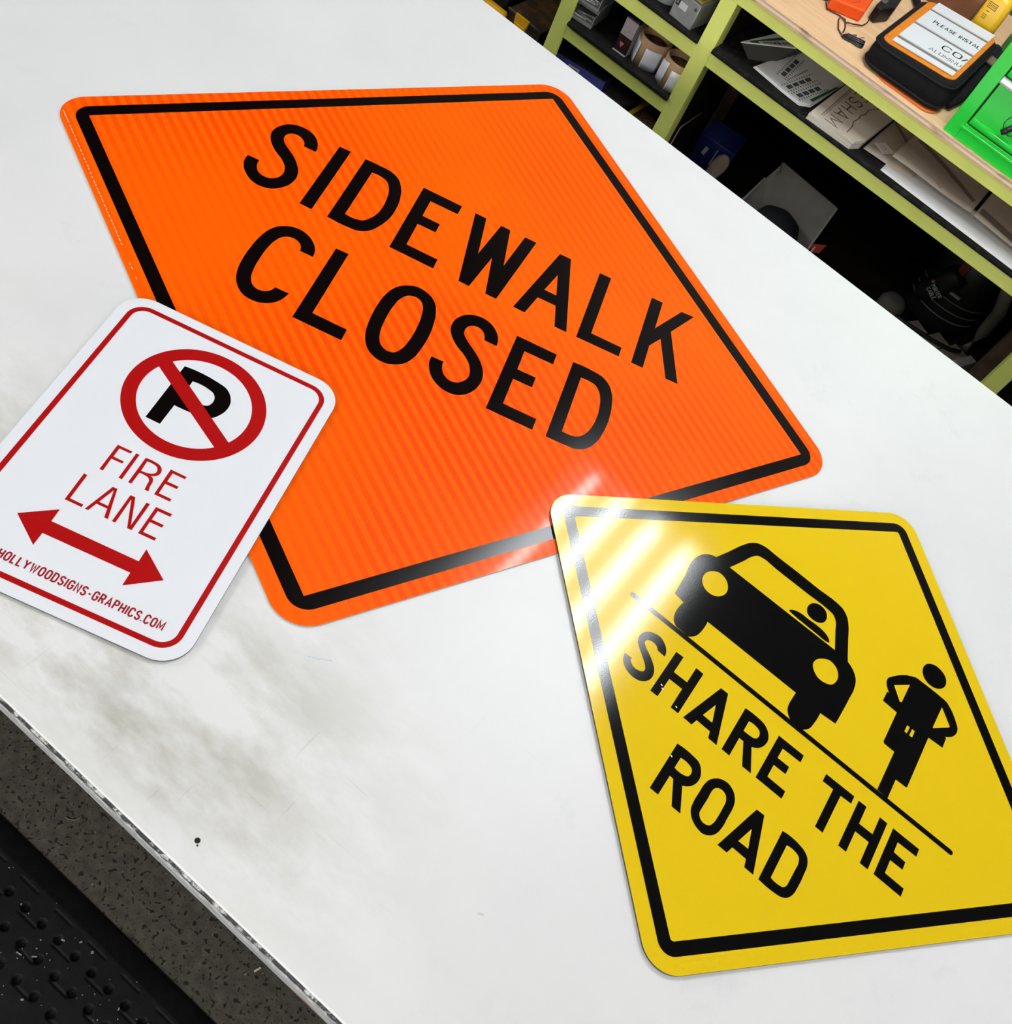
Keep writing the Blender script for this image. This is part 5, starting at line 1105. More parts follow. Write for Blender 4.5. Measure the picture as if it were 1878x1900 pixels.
def boxes(a0, b0, a1, b1, n, lo=0.06, hi=0.9):
    A0, B0, A1, B1 = [Vector(q) for q in (a0, b0, a1, b1)]
    for i in range(n):
        f0 = lo + (hi - lo) * i / n
        f1 = f0 + (hi - lo) / n * 0.80
        p = [A0.lerp(B0, f0).lerp(A1.lerp(B1, f0), .27), A0.lerp(B0, f0).lerp(A1.lerp(B1, f0), .77), A0.lerp(B0, f1).lerp(A1.lerp(B1, f1), .77), A0.lerp(B0, f1).lerp(A1.lerp(B1, f1), .27)]
        m.bm.faces.new([m.bm.verts.new((q.x, q.y, zp)) for q in p])
boxes(*rowsP[0], *rowsP[1], 4)
boxes(*rowsP[3], *rowsP[4], 4)
boxes(*rowsP[5], *rowsP[6], 4)
m.build('grey_boxes', mat('grey green print', (0.10, 0.15, 0.16), 0.7, var=((0.03, 0.04, 0.04), 400, 0.45, 0.55)), ps, po)
m = MB()
m.bm.faces.new([m.bm.verts.new((*q, zp)) for q in ((0.0945, 1.213), (0.1035, 1.2145), (0.1155, 1.345), (0.110, 1.335))])
m.build('green_corner', mat('green print', (0.01, 0.11, 0.045), 0.6), ps, po)

# tall stack of cream tracing paper with pencilled letters
gp = thing('tracing_stack', 'thick stack of cream paper pencilled RESHAM beside the printed sheets', 'paper', (0.2, 1.3, ZC))
go = Vector((-0.2, -1.3, -ZC))
stk = 8
rs = random.Random(4)
for k in range(stk):
    d = rs.uniform(-0.0018, 0.0018)
    z0 = ZC + k * 0.0028
    quad_stack('sheet_layer', [(0.1225 + d, 1.1455 + d), (0.237 + d, 1.1475 - d), (0.2515 + d, 1.177 + d), (0.262, 1.52), (0.128, 1.52)], z0, z0 + 0.0026, mat('cream paper edge', (0.66, 0.61, 0.52), 0.8) if k < stk - 1 else M_cream, gp, go)
ztop = ZC + stk * 0.0028 + 0.0001
m = MB()
RL = Matrix.Translation((0, 0, ztop)) @ Matrix(((0, 1, 0, 0), (-1, 0, 0, 0), (0, 0, 1, 0), (0, 0, 0, 1)))   # reading direction -y, letters upright towards +x
def place(px, py):
    return Matrix.Translation((px, py, 0)) @ RL
write(m, 'RESHAM', 0, 0, 0.033, 0.0034, 0, 0.30, 0.240, 1.0, M=place(0.1560, 1.388))
m.build('pencil_letters', mat('pencil', (0.09, 0.075, 0.06), 0.8), gp, go)
m = MB()
m.ribbon([(0.1445, 1.153), (0.142, 1.30), (0.140, 1.48)], 0.0016, ztop)
m.ribbon([(0.149, 1.153), (0.1465, 1.30), (0.1445, 1.48)], 0.0010, ztop)
m.ribbon([(0.2115, 1.158), (0.2105, 1.175), (0.2095, 1.195), (0.203, 1.215), (0.206, 1.24), (0.204, 1.262), (0.209, 1.275), (0.206, 1.30), (0.215, 1.325), (0.224, 1.345), (0.23, 1.38)], 0.0022, ztop)
m.build('pencil_lines', mat('pencil', (0.09, 0.075, 0.06), 0.8), gp, go)

# loose tracing papers and a long white sheet
ws = thing('white_roll', 'long white curled sheet along the front of the paper shelf', 'paper', (0.55, 1.2, ZC))
def wsheet(u, v):
    xx = 0.318 + 0.49 * u
    yy = 1.1500 + 0.12 * v + 0.035 * (1 - u) * (1 - v) * 0.2
    zz = ZC + 0.0008 + 0.005 * math.sin(math.pi * min(1, v * 1.6)) * (0.35 + 0.65 * math.sin(math.pi * u)) * (1 if v < .62 else 1)
    return (xx - 0.55, yy - 1.2, zz - ZC)
MB().sheet(wsheet, 30, 10, 0.0007).build('sheet', M_paper, ws)
tp = []
def tracing(label, P, lift, wav, z, bands, seed, m0=M_trace):
    r = thing('tracing_paper', label, 'paper', (P[0][0], P[0][1], z), 0)
    A, B, C_, D_ = [Vector((*q, 0)) for q in P]
    base = Vector((P[0][0], P[0][1], 0))
    def f(u, v, d=0.0):
        p = A.lerp(B, u).lerp(D_.lerp(C_, u), v) - base
        h = lift * (0.5 + 0.5 * math.sin(u * wav + seed)) * (0.35 + 0.65 * v) + 0.004 * math.sin(v * 5 + seed) ** 2
        return (p.x, p.y, h + d)
    MB().sheet(f, 24, 16, 0.0004).build('sheet', m0, r)
    for k, (pts, w, c) in enumerate(bands):
        m = MB()
        for i in range(len(pts) - 1):
            n = 10
            for j in range(n):
                a = Vector(pts[i]).lerp(Vector(pts[i + 1]), j / n); b = Vector(pts[i]).lerp(Vector(pts[i + 1]), (j + 1) / n)
                d = (b - a).normalized(); nn = Vector((-d.y, d.x)) * w / 2
                vs = [m.bm.verts.new(f(q.x, q.y, 0.0009)) for q in (a + nn, a - nn, b - nn, b + nn)]
                m.bm.faces.new(vs)
        m.build('drawn_band', mat('grey brown ink %d' % k, c, 0.7), r)
    return r
tracing('brown tracing paper with parallel grey lines beside the cream stack', [(0.258, 1.184), (0.380, 1.192), (0.40, 1.62), (0.266, 1.62)], 0.006, 3, ZC + 0.0012,
        [([(0.02, .42), (.98, .16)], 0.03, (0.20, 0.16, 0.13)), ([(0.02, .50), (.98, .24)], 0.02, (0.50, 0.44, 0.35)), ([(0.02, .35), (.98, .09)], 0.015, (0.48, 0.42, 0.34))], 0.4)
tracing('crumpled tracing paper with a dark drawn ribbon on the paper shelf', [(0.318, 1.198), (0.526, 1.212), (0.530, 1.60), (0.32, 1.60)], 0.014, 4.5, ZC + 0.0126,
        [([(0.08, .34), (.25, .31), (.50, .27), (.75, .20), (.95, .13)], 0.045, (0.17, 0.11, 0.085)), ([(.08, .16), (.3, .13), (.60, .05)], 0.05, (0.27, 0.225, 0.21)), ([(.10, .22), (.3, .19), (.60, .10)], 0.02, (0.30, 0.25, 0.235))], 1.2)
tracing('tracing paper with grey curves near the right end of the shelf', [(0.534, 1.208), (0.797, 1.196), (0.797, 1.60), (0.538, 1.60)], 0.012, 4, ZC + 0.0126,
        [([(0.02, .10), (.35, .08), (.6, .04)], 0.07, (0.19, 0.155, 0.15)), ([(.45, .20), (.55, .05), (.8, .10), (.75, .22)], 0.03, (0.20, 0.17, 0.165)), ([(.1, .30), (.9, .26)], 0.02, (0.46, 0.38, 0.27))], 2.4)
sl = thing('paper_slip', 'small white slip with a tiny stamp on the brown tracing paper', 'paper', (0.290, 1.205, ZC + 0.019))
MB().box(-0.016, 0.018, -0.012, 0.022, 0, 0.0008, M=Matrix.Rotation(math.radians(-28), 4, 'Z')).build('slip', mat('greyish slip', (0.50, 0.47, 0.44), 0.7), sl)
m = MB()
m.ribbon([(-0.006, 0.004), (0.002, 0.006)], 0.002, 0.0010); m.ribbon([(0.004, 0.004), (0.008, -0.001)], 0.002, 0.0010)
m.build('stamp', mat('violet stamp', (0.12, 0.11, 0.22), 0.7), sl)

# ---------------------------------------------------------------- right bay, bottom deck
ZF = 0.482
bn = thing('blue_bin', 'dark blue plastic bin in the shadow below the paper shelf', 'bin', (-0.068, 1.40, ZF), math.radians(6))
m = MB()
m.lathe([(0, 0.003), (0.058, 0.003), (0.066, 0.090), (0.071, 0.092), (0.071, 0.087), (0.062, 0.0), (0, 0.0), (0, 0.003)], n=4, M=Matrix.Rotation(math.radians(45), 4, 'Z'))
m.build('bin_wall', M_navy, bn)
m = MB()
m.ribbon([(-0.022, 0.045), (-0.018, 0.068)], 0.010, 0.0525, M=on_front(0.0))
m.build('pale_patch', mat('pale patch', (0.40, 0.40, 0.42), 0.6), bn)
m = MB()
m.ribbon([(0.006, 0.03), (0.009, 0.078)], 0.0028, 0.0525, M=on_front(0.0))
m.build('white_stripe', mat('white stripe', (0.42, 0.42, 0.46), 0.6), bn)
glv = thing('work_glove', 'pale work glove hanging over the front of the dark blue bin', 'glove', (-0.037, 1.310, ZF + 0.005))
m = MB()
prof = [(0.004, 0.0), (0.010, 0.012), (0.017, 0.035), (0.021, 0.060), (0.019, 0.082), (0.011, 0.096), (0.0, 0.101)]
m.lathe(prof, n=16, M=Matrix.Rotation(math.radians(12), 4, 'Y') @ Matrix.Diagonal((1, 0.45, 1, 1)))
m.build('palm', mat('dusty pink cloth', (0.38, 0.28, 0.245), 0.9, var=((0.48, 0.38, 0.34), 60, 0.4, 0.7)), glv)
m = MB()
m.lathe([(0.0, 0.0), (0.012, 0.0), (0.010, 0.012), (0.0, 0.014)], n=12, M=Matrix.Translation((0.0, -0.006, 0.0)) @ Matrix.Diagonal((1, 0.5, 1, 1)))
m.build('cuff', mat('grey blue cuff', (0.05, 0.05, 0.09), 0.9), glv)
st = MB()
st.tube([(-0.1345, 1.204, 0.485), (-0.1335, 1.210, 0.628), (-0.128, 1.300, 0.640)], 0.0020, 8)
tag(st.build('thin_stick', mat('pale stick', (0.32, 0.22, 0.16), 0.7)), 'thin pale stick by the side of the middle green post', 'stick')

cb = thing('cardboard_box', 'open pale cardboard box tipped up under the paper shelf', 'box', (0.178, 1.33, ZF))
M_palecard = mat('pale grey card', (0.42, 0.395, 0.355), 0.85, spec=0.15, var=((0.34, 0.32, 0.285), 7, 0.4, 0.65))
m = MB()
th = 0.004
def cardwall(pts3, n):
    a = [m.bm.verts.new(p) for p in pts3]
    b = [m.bm.verts.new(Vector(p) + Vector(n) * th) for p in pts3]
    m.bm.faces.new(a); m.bm.faces.new(b[::-1])
    for i in range(len(a)):
        m.bm.faces.new((a[i], a[(i + 1) % len(a)], b[(i + 1) % len(a)], b[i]))
# back wall and its raised flaps face the viewer
cardwall([(-0.112, 0.012, 0.0), (0.104, -0.004, 0.0), (0.100, -0.012, 0.163), (-0.072, 0.006, 0.163), (-0.088, 0.008, 0.102)], (0, 1, 0))
cardwall([(-0.112, 0.012, 0.0), (-0.088, 0.008, 0.102), (-0.100, -0.10, 0.017), (-0.112, -0.14, 0.0)], (-1, 0, 0))
cardwall([(0.104, -0.004, 0.0), (0.112, -0.13, 0.0), (0.112, -0.13, 0.027), (0.100, -0.012, 0.163)], (1, 0, 0))
cardwall([(-0.108, 0.010, 0.001), (0.102, -0.006, 0.001), (0.108, -0.13, 0.001), (-0.108, -0.135, 0.001)], (0, 0, -0.2))
m.build('box_walls', M_palecard, cb)
m = MB()
m.tube([(-0.0745, 0.001, 0.1665), (-0.066, 0.0005, 0.143), (-0.069, 0.0012, 0.132)], 0.0014, 6)
m.build('torn_edge', mat('torn card edge', (0.2, 0.17, 0.14), 0.9), cb)
bg = thing('dark_cap', 'dark rounded cloth cap lying in the open pale cardboard box', 'cap', (0.190, 1.262, ZF + 0.003), math.radians(-10))
m = MB()
m.lathe([(0.068, 0.0), (0.071, 0.020), (0.069, 0.044), (0.054, 0.078), (0.026, 0.095), (0, 0.099)], n=28, M=Matrix.Diagonal((1.0, 0.85, 1, 1)))
m.lathe([(0.066, 0.0), (0, 0.0)], n=28, M=Matrix.Diagonal((1.0, 0.85, 1, 1)))
m.build('crown', mat('charcoal cloth', (0.014, 0.015, 0.019), 0.9, spec=0.2, bump=(120, 0.6)), bg)
m = MB()
m.box(-0.040, 0.010, -0.068, -0.056, 0.058, 0.064, bevel=0.001, M=Matrix.Rotation(math.radians(8), 4, 'Z'))
m.build('yellow_trim', mat('yellow trim', (0.35, 0.25, 0.04), 0.6), bg)
rt = thing('red_tag', 'red tag on a thin white handle at the corner of the pale cardboard box', 'tag', (0.298, 1.255, ZF))
m = MB()
m.tube([(-0.004, -0.012, 0.002), (0.000, 0.0, 0.088)], 0.0030, 8)
m.build('handle', mat('dull white plastic', (0.5, 0.48, 0.46), 0.6), rt)
m = MB()
m.prism([(-0.016, 0.079), (-0.002, 0.091), (0.020, 0.105), (0.017, 0.079), (0.004, 0.071)], -0.003, 0.003, M=on_front(0.0))
m.build('tag_plate', mat('dull red plastic', (0.42, 0.045, 0.03), 0.5), rt)

# dark power tool with hose, and timber offcuts
vac = thing('power_tool', 'dark power tool with a white maker name, standing near the right post', 'tool', (0.627, 1.465, ZF - 0.0))
m = MB()
m.lathe([(0, 0.0), (0.085, 0.0), (0.092, 0.02), (0.092, 0.15), (0.080, 0.21), (0.05, 0.25), (0, 0.262)], n=32, M=Matrix.Diagonal((0.95, 0.8, 1, 1)))
m.build('motor_body', mat('black tool plastic', (0.012, 0.012, 0.015), 0.45, spec=0.4), vac)
m = MB()
for z, r in ((0.060, 0.098), (0.085, 0.100), (0.110, 0.099)):
    m.tube([(r * 0.95 * math.cos(a), r * 0.8 * math.sin(a), z) for a in [math.radians(d) for d in range(200, 345, 8)]], 0.0022, 6)
m.build('grip_ribs', mat('grey rubber rib', (0.13, 0.13, 0.13), 0.5), vac)
m = MB()
m.lathe([(0, 0), (0.020, 0), (0.026, 0.012), (0.030, 0.05), (0.030, 0.105), (0.024, 0.115), (0, 0.116)], n=20, M=Matrix.Translation((-0.062, -0.070, 0.075)) @ Matrix.Rotation(math.radians(24), 4, 'Y'))
m.build('nose', mat('black tool plastic'  , (0.007, 0.007, 0.009)), vac)
m = MB()
MT = Matrix.Translation((-0.060, -0.106, 0.115)) @ Matrix.Rotation(math.radians(24), 4, 'Y') @ RX
write(m, 'PORTER', 0, 0.014, 0.0095, 0.0018, 0, 0.28, 0.036, 1.0, M=MT)
write(m, 'CABLE', 0.002, 0.0, 0.0095, 0.0018, 0, 0.28, 0.031, 1.0, M=MT)
m.build('maker_name', mat('dull white print', (0.5, 0.5, 0.52), 0.6), vac)
m = MB()
star = []
for k in range(10):
    rr_ = 0.006 if k % 2 == 0 else 0.0026
    a = math.radians(90 + 36 * k)
    star.append((-0.008 + rr_ * math.cos(a), 0.024 + rr_ * math.sin(a)))
m.prism(star, 0, 0.0006, M=MT)
m.build('star_badge', mat('dull red white badge', (0.5, 0.22, 0.2), 0.6), vac)
m = MB()
m.box(-0.032, -0.010, -0.0815, -0.0735, 0.175, 0.215, bevel=0.002)
m.build('red_switch', mat('dark red switch', (0.12, 0.008, 0.008), 0.5), vac)
m = MB()
m.box(-0.02, 0.02, -0.084, -0.0775, 0.128, 0.134)
m.build('bright_clip', mat('dull steel clip', (0.4, 0.4, 0.42), 0.4), vac)
hs = MB()
hs.tube([(0.742, 1.40, ZF + 0.018), (0.745, 1.40, ZF + 0.09), (0.738, 1.40, ZF + 0.16), (0.715, 1.40, ZF + 0.215), (0.680, 1.40, ZF + 0.262), (0.640, 1.42, ZF + 0.305)], [0.015, 0.016, 0.017, 0.016, 0.013, 0.010], 14)
tag(hs.build('grey_hose', mat('dusty grey hose', (0.20, 0.18, 0.145), 0.8, var=((0.13, 0.12, 0.095), 40, 0.4, 0.7))), 'dusty grey hose arching behind the dark power tool', 'hose')
nz = MB()
nz.lathe([(0, 0), (0.030, 0), (0.034, 0.006), (0.034, 0.040), (0.026, 0.052), (0.018, 0.056), (0, 0.056)], n=24)
tag(nz.build('grey_nozzle', mat('dusty grey plastic', (0.09, 0.085, 0.07), 0.7), None, (0.530, 1.345, ZF)), 'round dusty grey nozzle lying left of the dark power tool', 'nozzle')
for k, (px, py, ln, ang, z, lab) in enumerate([(0.602, 1.320, 0.10, 62, 0.0, 'pale timber offcut under the power tool, nearest the nozzle'), (0.662, 1.325, 0.12, 66, 0.0, 'pale timber offcut in the middle of the row below the power tool'), (0.716, 1.330, 0.12, 70, 0.0, 'pale timber offcut below the power tool, beside the white tray edge')]):
    mm = MB()
    mm.box(-ln / 2, ln / 2, -0.022, 0.022, 0, 0.026, bevel=0.001, M=Matrix.Rotation(math.radians(ang), 4, 'Z'))
    tag(mm.build('timber_offcut', mat('dull pale timber', (0.30, 0.27, 0.19), 0.8, var=((0.22, 0.19, 0.14), 30, 0.4, 0.7)), None, (px, py, ZF + z)), lab, 'wood', 'timber offcuts under the power tool')
cab = MB()
cab.tube([(0.555, 1.322, ZF + 0.028), (0.60, 1.322, ZF + 0.032), (0.66, 1.330, ZF + 0.032), (0.71, 1.345, ZF + 0.032), (0.735, 1.36, ZF + 0.036)], 0.0050, 8)
tag(cab.build('black_cable', M_black_plastic), 'black power cord running over the timber offcuts', 'cord')
tr = MB()
tr.box(-0.012, 0.012, -0.035, 0.035, 0, 0.040, bevel=0.002, M=Matrix.Rotation(math.radians(-24), 4, 'Z'))
tag(tr.build('white_tray', mat('dull white edge', (0.36, 0.34, 0.33), 0.7), None, (0.757, 1.335, ZF)), 'dull white block at the right end of the timber offcuts', 'block')

# ---------------------------------------------------------------- on the worktop
# tool bag: orange felt lid, black cloth sides; the lid rises slightly to the right
bag = thing('tool_bag', 'black and orange cloth tool bag lying on the plywood worktop', 'bag', (0.243, 1.33, ZT))
bo_ = Vector((-0.243, -1.33, -ZT))
def bag_ring(x0, x1, y0, y1, r, zl, zr):
    cx, cy, hw, hh = (x0 + x1) / 2, (y0 + y1) / 2, (x1 - x0) / 2, (y1 - y0) / 2
    return [(px, py, zl + (zr - zl) * (px - x0) / (x1 - x0)) for px, py in rrect(hw, hh, r, 8, cx, cy)]
def loft(m, rings, mi=0, cap0=True, cap1=True):
    R = [[m.bm.verts.new(p) for p in ring] for ring in rings]
    for a, b in zip(R, R[1:]):
        n = len(a)
        for i in range(n):
            f = m.bm.faces.new((a[i], a[(i + 1) % n], b[(i + 1) % n], b[i])); f.smooth = True; f.material_index = mi
    if cap0:
        f = m.bm.faces.new(R[0][::-1]); f.material_index = mi
    if cap1:
        f = m.bm.faces.new(R[-1]); f.material_index = mi
m = MB()
loft(m, [bag_ring(0.152, 0.334, 1.176, 1.505, 0.03, ZT + 0.0005, ZT + 0.0045), bag_ring(0.1455, 0.3385, 1.1665, 1.512, 0.036, ZT + 0.005, ZT + 0.009), bag_ring(0.1445, 0.340, 1.1660, 1.512, 0.036, ZT + 0.030, ZT + 0.036),
         bag_ring(0.146, 0.336, 1.173, 1.508, 0.034, ZT + 0.051, ZT + 0.064), bag_ring(0.153, 0.328, 1.180, 1.502, 0.030, ZT + 0.0555, ZT + 0.0690)])
m.build('bag_body', M_black_cloth, bag, bo_)
m = MB()
loft(m, [bag_ring(0.185, 0.336, 1.159, 1.40, 0.03, ZT + 0.0, ZT + 0.0), bag_ring(0.187, 0.337, 1.161, 1.40, 0.03, ZT + 0.0015, ZT + 0.0045)])
m.build('bag_base', mat('orange cloth base', (0.55, 0.12, 0.015), 0.9), bag, bo_)
m = MB()
loft(m, [bag_ring(0.1555, 0.3265, 1.183, 1.498, 0.022, ZT + 0.0560, ZT + 0.0695), bag_ring(0.1555, 0.3265, 1.183, 1.498, 0.022, ZT + 0.0578, ZT + 0.0713), bag_ring(0.158, 0.324, 1.186, 1.495, 0.020, ZT + 0.0584, ZT + 0.0719)])
m.build('bag_lid', M_orange_cloth, bag, bo_)
m = MB()
ring = bag_ring(0.144, 0.339, 1.1705, 1.511, 0.036, ZT + 0.048, ZT + 0.058)
m.tube(ring, 0.0022, 6, closed=True)
ring = bag_ring(0.1455, 0.3385, 1.1660, 1.512, 0.036, ZT + 0.010, ZT + 0.014)
m.tube(ring, 0.0028, 6, closed=True)
m.build('piping', mat('charcoal piping', (0.008, 0.008, 0.009), 0.8, spec=0.2), bag, bo_)
m = MB()
m.tube([(0.346, 1.225, ZT + 0.010), (0.352, 1.29, ZT + 0.014), (0.348, 1.38, ZT + 0.022), (0.344, 1.46, ZT + 0.030), (0.340, 1.56, ZT + 0.026), (0.33, 1.62, ZT + 0.012)], [0.006, 0.011, 0.013, 0.014, 0.014, 0.010], 10)
m.tube([(0.15, 1.515, ZT + 0.012), (0.135, 1.56, ZT + 0.010), (0.11, 1.60, ZT + 0.008), (0.08, 1.66, ZT + 0.008)], 0.008, 8)
m.build('shoulder_strap', M_black_cloth, bag, bo_)
m = MB()
m.box(0.338, 0.357, 1.43, 1.47, ZT + 0.044, ZT + 0.050, bevel=0.002)
m.build('strap_buckle', mat('dull tan buckle', (0.16, 0.11, 0.06), 0.6), bag, bo_)

# sample strips lying on the bag lid
def zlid(xx):
    return ZT + 0.0586 + (xx - 0.158) / 0.166 * 0.0135
SHR = 0.0135 / 0.166
def strip(label, y0, y1, texts):
    r = thing('sign_strip', label, 'strip', (0.174, y0, zlid(0.174) + 0.0013), 0, 'white sign strips on the tool bag')
    r.rotation_euler = (0, -math.atan(SHR), 0)
    MB().box(0, 0.1435, 0, y1 - y0, 0, 0.0020).build('strip', mat('white strip', (0.74, 0.76, 0.78), 0.5), r)
    if texts:
        m = MB()
        for tx, xx, yy, h, w, wd, wide in texts:
            write(m, tx, xx, yy, h, w, 0.0021, 0.30, wd, wide)
        if texts[0][0] == 'ALUMINU':
            m.ribbon([(0.1340, 0.047), (0.1415, 0.068)], 0.0034, 0.0021)
        m.build('lettering', M_print, r)
    return r
bkb = MB()  # dark sheet puts the shadow between the strips into colour
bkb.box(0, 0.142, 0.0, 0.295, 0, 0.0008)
bkb = tag(bkb.build('gap_shade_sheet', mat('brown grey gap shade', (0.17, 0.14, 0.125), 0.7), None, (0.1745, 1.200, zlid(0.174) + 0.0002)), 'thin brown grey sheet giving the shaded gaps between the white strips', 'board')
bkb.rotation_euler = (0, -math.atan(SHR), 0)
strip('narrow blank white strip at the front of the tool bag lid', 1.198, 1.2205, None)
strip('white strip lettered CO and ALUMINU on the tool bag lid', 1.2365, 1.329, [('ALUMINU', 0.0665, 0.0115, 0.0170, 0.0015, 0.0740, 1.25), ('CO', 0.0845, 0.0470, 0.026, 0.0034, 0.0435, 1.25)])
strip('white strip lettered PLEASE INSTAL on the tool bag lid', 1.343, 1.436, [('PLEASE INSTAL', 0.028, 0.0385, 0.0165, 0.0026, 0.1130, 1.1)])
strip('blank white strip at the back edge of the tool bag lid', 1.450, 1.4985, None)

# green toolbox
tbx = thing('toolbox', 'bright green metal toolbox with drawers at the right end of the worktop', 'toolbox', (0.37, 1.148, ZT))
TW, TD, THH = 0.46, 0.27, 0.30
m = MB()
m.box(0.0, TW, 0.010, TD, 0.0, THH, bevel=0.004)
m.box(0.0, 0.030, 0.0, 0.012, 0.0, THH, bevel=0.0015)
m.box(TW - 0.030, TW, 0.0, 0.012, 0.0, THH, bevel=0.0015)
m.box(0.030, TW - 0.030, 0.0, 0.012, 0.0, 0.036, bevel=0.0015)
m.box(0.030, TW - 0.030, 0.0, 0.012, 0.255, THH, bevel=0.0015)
m.build('case', M_green_metal, tbx)
MB().box(0.0302, TW - 0.0302, 0.0090, 0.0098, 0.0362, 0.2548).build('drawer_gap_shade', mat('dark gap shade', (0.004, 0.02, 0.005), 0.8), tbx)  # dark panel paints shade into the slits around the drawers
m = MB()
m.box(0.024, TW - 0.024, -0.003, 0.001, 0.024, 0.030, bevel=0.0015)
m.build('raised_rib', M_green_metal, tbx)
for k, (z0, z1) in enumerate(((0.039, 0.134), (0.150, 0.246))):
    m = MB()
    m.box(0.0335, TW - 0.0335, 0.0015, 0.0088, z0 + 0.008, z1, bevel=0.001)
    ya = [(-0.001, z0), (-0.003, z0 + 0.002), (-0.0045, z0 + 0.006), (-0.003, z0 + 0.011), (0.0015, z0 + 0.0155), (0.008, z0 + 0.0155), (0.008, z0)]
    R = Matrix(((0, 0, 1, 0), (1, 0, 0, 0), (0, 1, 0, 0), (0, 0, 0, 1)))
    m.prism(ya, 0.0335, TW - 0.0335, M=R, smooth=True)
    d = m.build('drawer', M_green_metal, tbx)
    m = MB()
    m.prism([(0.001, z1 + 0.000), (-0.010, z1 + 0.002), (-0.012, z1 + 0.006), (-0.008, z1 + 0.012), (0.001, z1 + 0.0135)], 0.031, TW - 0.031, M=R)
    m.build('handle_strip', mat('polished strip', (0.86, 0.87, 0.88), 0.25, 0.2), d)
kf = thing('key_fob', 'black key fob with a wire loop hanging on the green toolbox drawer', 'key', (0.473, 1.148, ZT))
m = MB()
m.tube([(0.004 + 0.019 * math.cos(a), -0.004, 0.084 + 0.019 * math.sin(a)) for a in [2 * math.pi * k / 28 for k in range(28)]], 0.0008, 6, closed=True)
m.build('wire_loop', M_black_plastic, kf)
m = MB()
m.tube([(0.005, -0.002, 0.083), (-0.003, -0.006, 0.070), (-0.008, -0.009, 0.064)], [0.0055, 0.006, 0.0055], 12)
m.build('fob', M_black_plastic, kf)

# yellow bottle
yb = thing('yellow_bottle', 'yellow plastic bottle standing behind the tool bag', 'bottle', (0.281, 1.545, ZT))
yo = Vector((-0.281, -1.545, -ZT))
m = MB()
loft(m, [bag_ring(0.256, 0.306, 1.522, 1.57, 0.012, ZT, ZT), bag_ring(0.2535, 0.3085, 1.520, 1.572, 0.012, ZT + 0.004, ZT + 0.004), bag_ring(0.2535, 0.3085, 1.520, 1.572, 0.012, ZT + 0.122, ZT + 0.122), bag_ring(0.258, 0.304, 1.524, 1.568, 0.012, ZT + 0.130, ZT + 0.130), bag_ring(0.268, 0.294, 1.533, 1.559, 0.012, ZT + 0.140, ZT + 0.140)])
m.build('bottle_body', mat('glossy yellow plastic', (0.80, 0.46, 0.01), 0.35), yb, yo)
m = MB()
m.lathe([(0.0125, 0), (0.0125, 0.022), (0.010, 0.024), (0, 0.024)], 0.281, 1.546, 20, M=Matrix.Translation((0, 0, ZT + 0.140)))
m.build('cap', mat('amber cap', (0.72, 0.28, 0.01), 0.4), yb, yo)
m = MB()
FR = Matrix.Translation((0, 1.5198, ZT)) @ RX
m.ribbon([(0.263, 0.1055), (0.283, 0.1055), (0.283, 0.1175), (0.263, 0.1175), (0.263, 0.1055)], 0.0016, 0.0002, M=FR)
for k in range(5):
    m.ribbon([(0.2660 + 0.0035 * k, 0.108), (0.2660 + 0.0035 * k, 0.115)], 0.0017, 0.0002, M=FR)
m.ribbon([(0.266, 0.098), (0.274, 0.098)], 0.0018, 0.0002, M=FR)
for k in range(3):
    m.ribbon([(0.264, 0.090 - 0.004 * k), (0.275, 0.090 - 0.004 * k)], 0.0014, 0.0002, M=FR)
m.build('label_print', mat('brown label print', (0.16, 0.08, 0.01), 0.6), yb, yo)

# brown carton behind
bc = thing('brown_carton', 'brown carton at the back of the worktop behind the white strips', 'box', (0.19, 1.70, ZT))
MB().box(-0.08, 0.048, -0.055, 0.10, 0, 0.060, bevel=0.001).build('carton', mat('rusty brown board', (0.17, 0.062, 0.022), 0.8, var=((0.12, 0.045, 0.018), 14, 0.4, 0.7)), bc)
gt = MB()
gt.box(-0.02, 0.03, -0.03, 0.05, 0, 0.050, bevel=0.004)
tag(gt.build('green_block', mat('dull green plastic', (0.03, 0.13, 0.035), 0.6), None, (0.355, 1.66, ZT)), 'dull green block behind the strap, left of the toolbox', 'block')

# orange charger, black battery and the coiled cable
ch = thing('charger', 'orange battery charger lying on the plywood worktop', 'charger', (0.0, 1.30, ZT))
m = MB()
m.prism([(0.004, -0.016), (0.074, 0.026), (0.050, 0.175), (-0.030, 0.130)], 0.0, 0.026)
es = [e for e in m.bm.edges]
bmesh.ops.bevel(m.bm, geom=es, offset=0.004, segments=3, profile=0.5, affect='EDGES')
m.build('charger_body', M_orange_plastic, ch)
m = MB()
m.ribbon([(0.006, 0.070), (0.028, 0.086)], 0.016, 0.0262)
m.build('label', mat('white blue label', (0.62, 0.62, 0.64), 0.5), ch)
m = MB()
m.ribbon([(0.011, 0.078), (0.016, 0.070)], 0.004, 0.0264); m.ribbon([(0.019, 0.083), (0.023, 0.076)], 0.004, 0.0264)
m.build('label_print', mat('navy print', (0.03, 0.03, 0.16), 0.5), ch)
m = MB()
m.ribbon([(0.040, 0.020), (0.048, 0.050), (0.044, 0.062), (0.052, 0.075)], 0.0016, 0.0263)
m.build('moulded_line', mat('dark orange line', (0.35, 0.03, 0.003), 0.5), ch)
m = MB()
m.tube([(-0.012, 0.008, 0.012), (-0.026, 0.030, 0.014), (-0.030, 0.08, 0.013)], 0.010, 10)
m.build('dark_side', M_black_plastic, ch)
ba = thing('battery_pack', 'black battery pack beside the orange charger', 'battery', (0.085, 1.40, ZT))
m = MB()
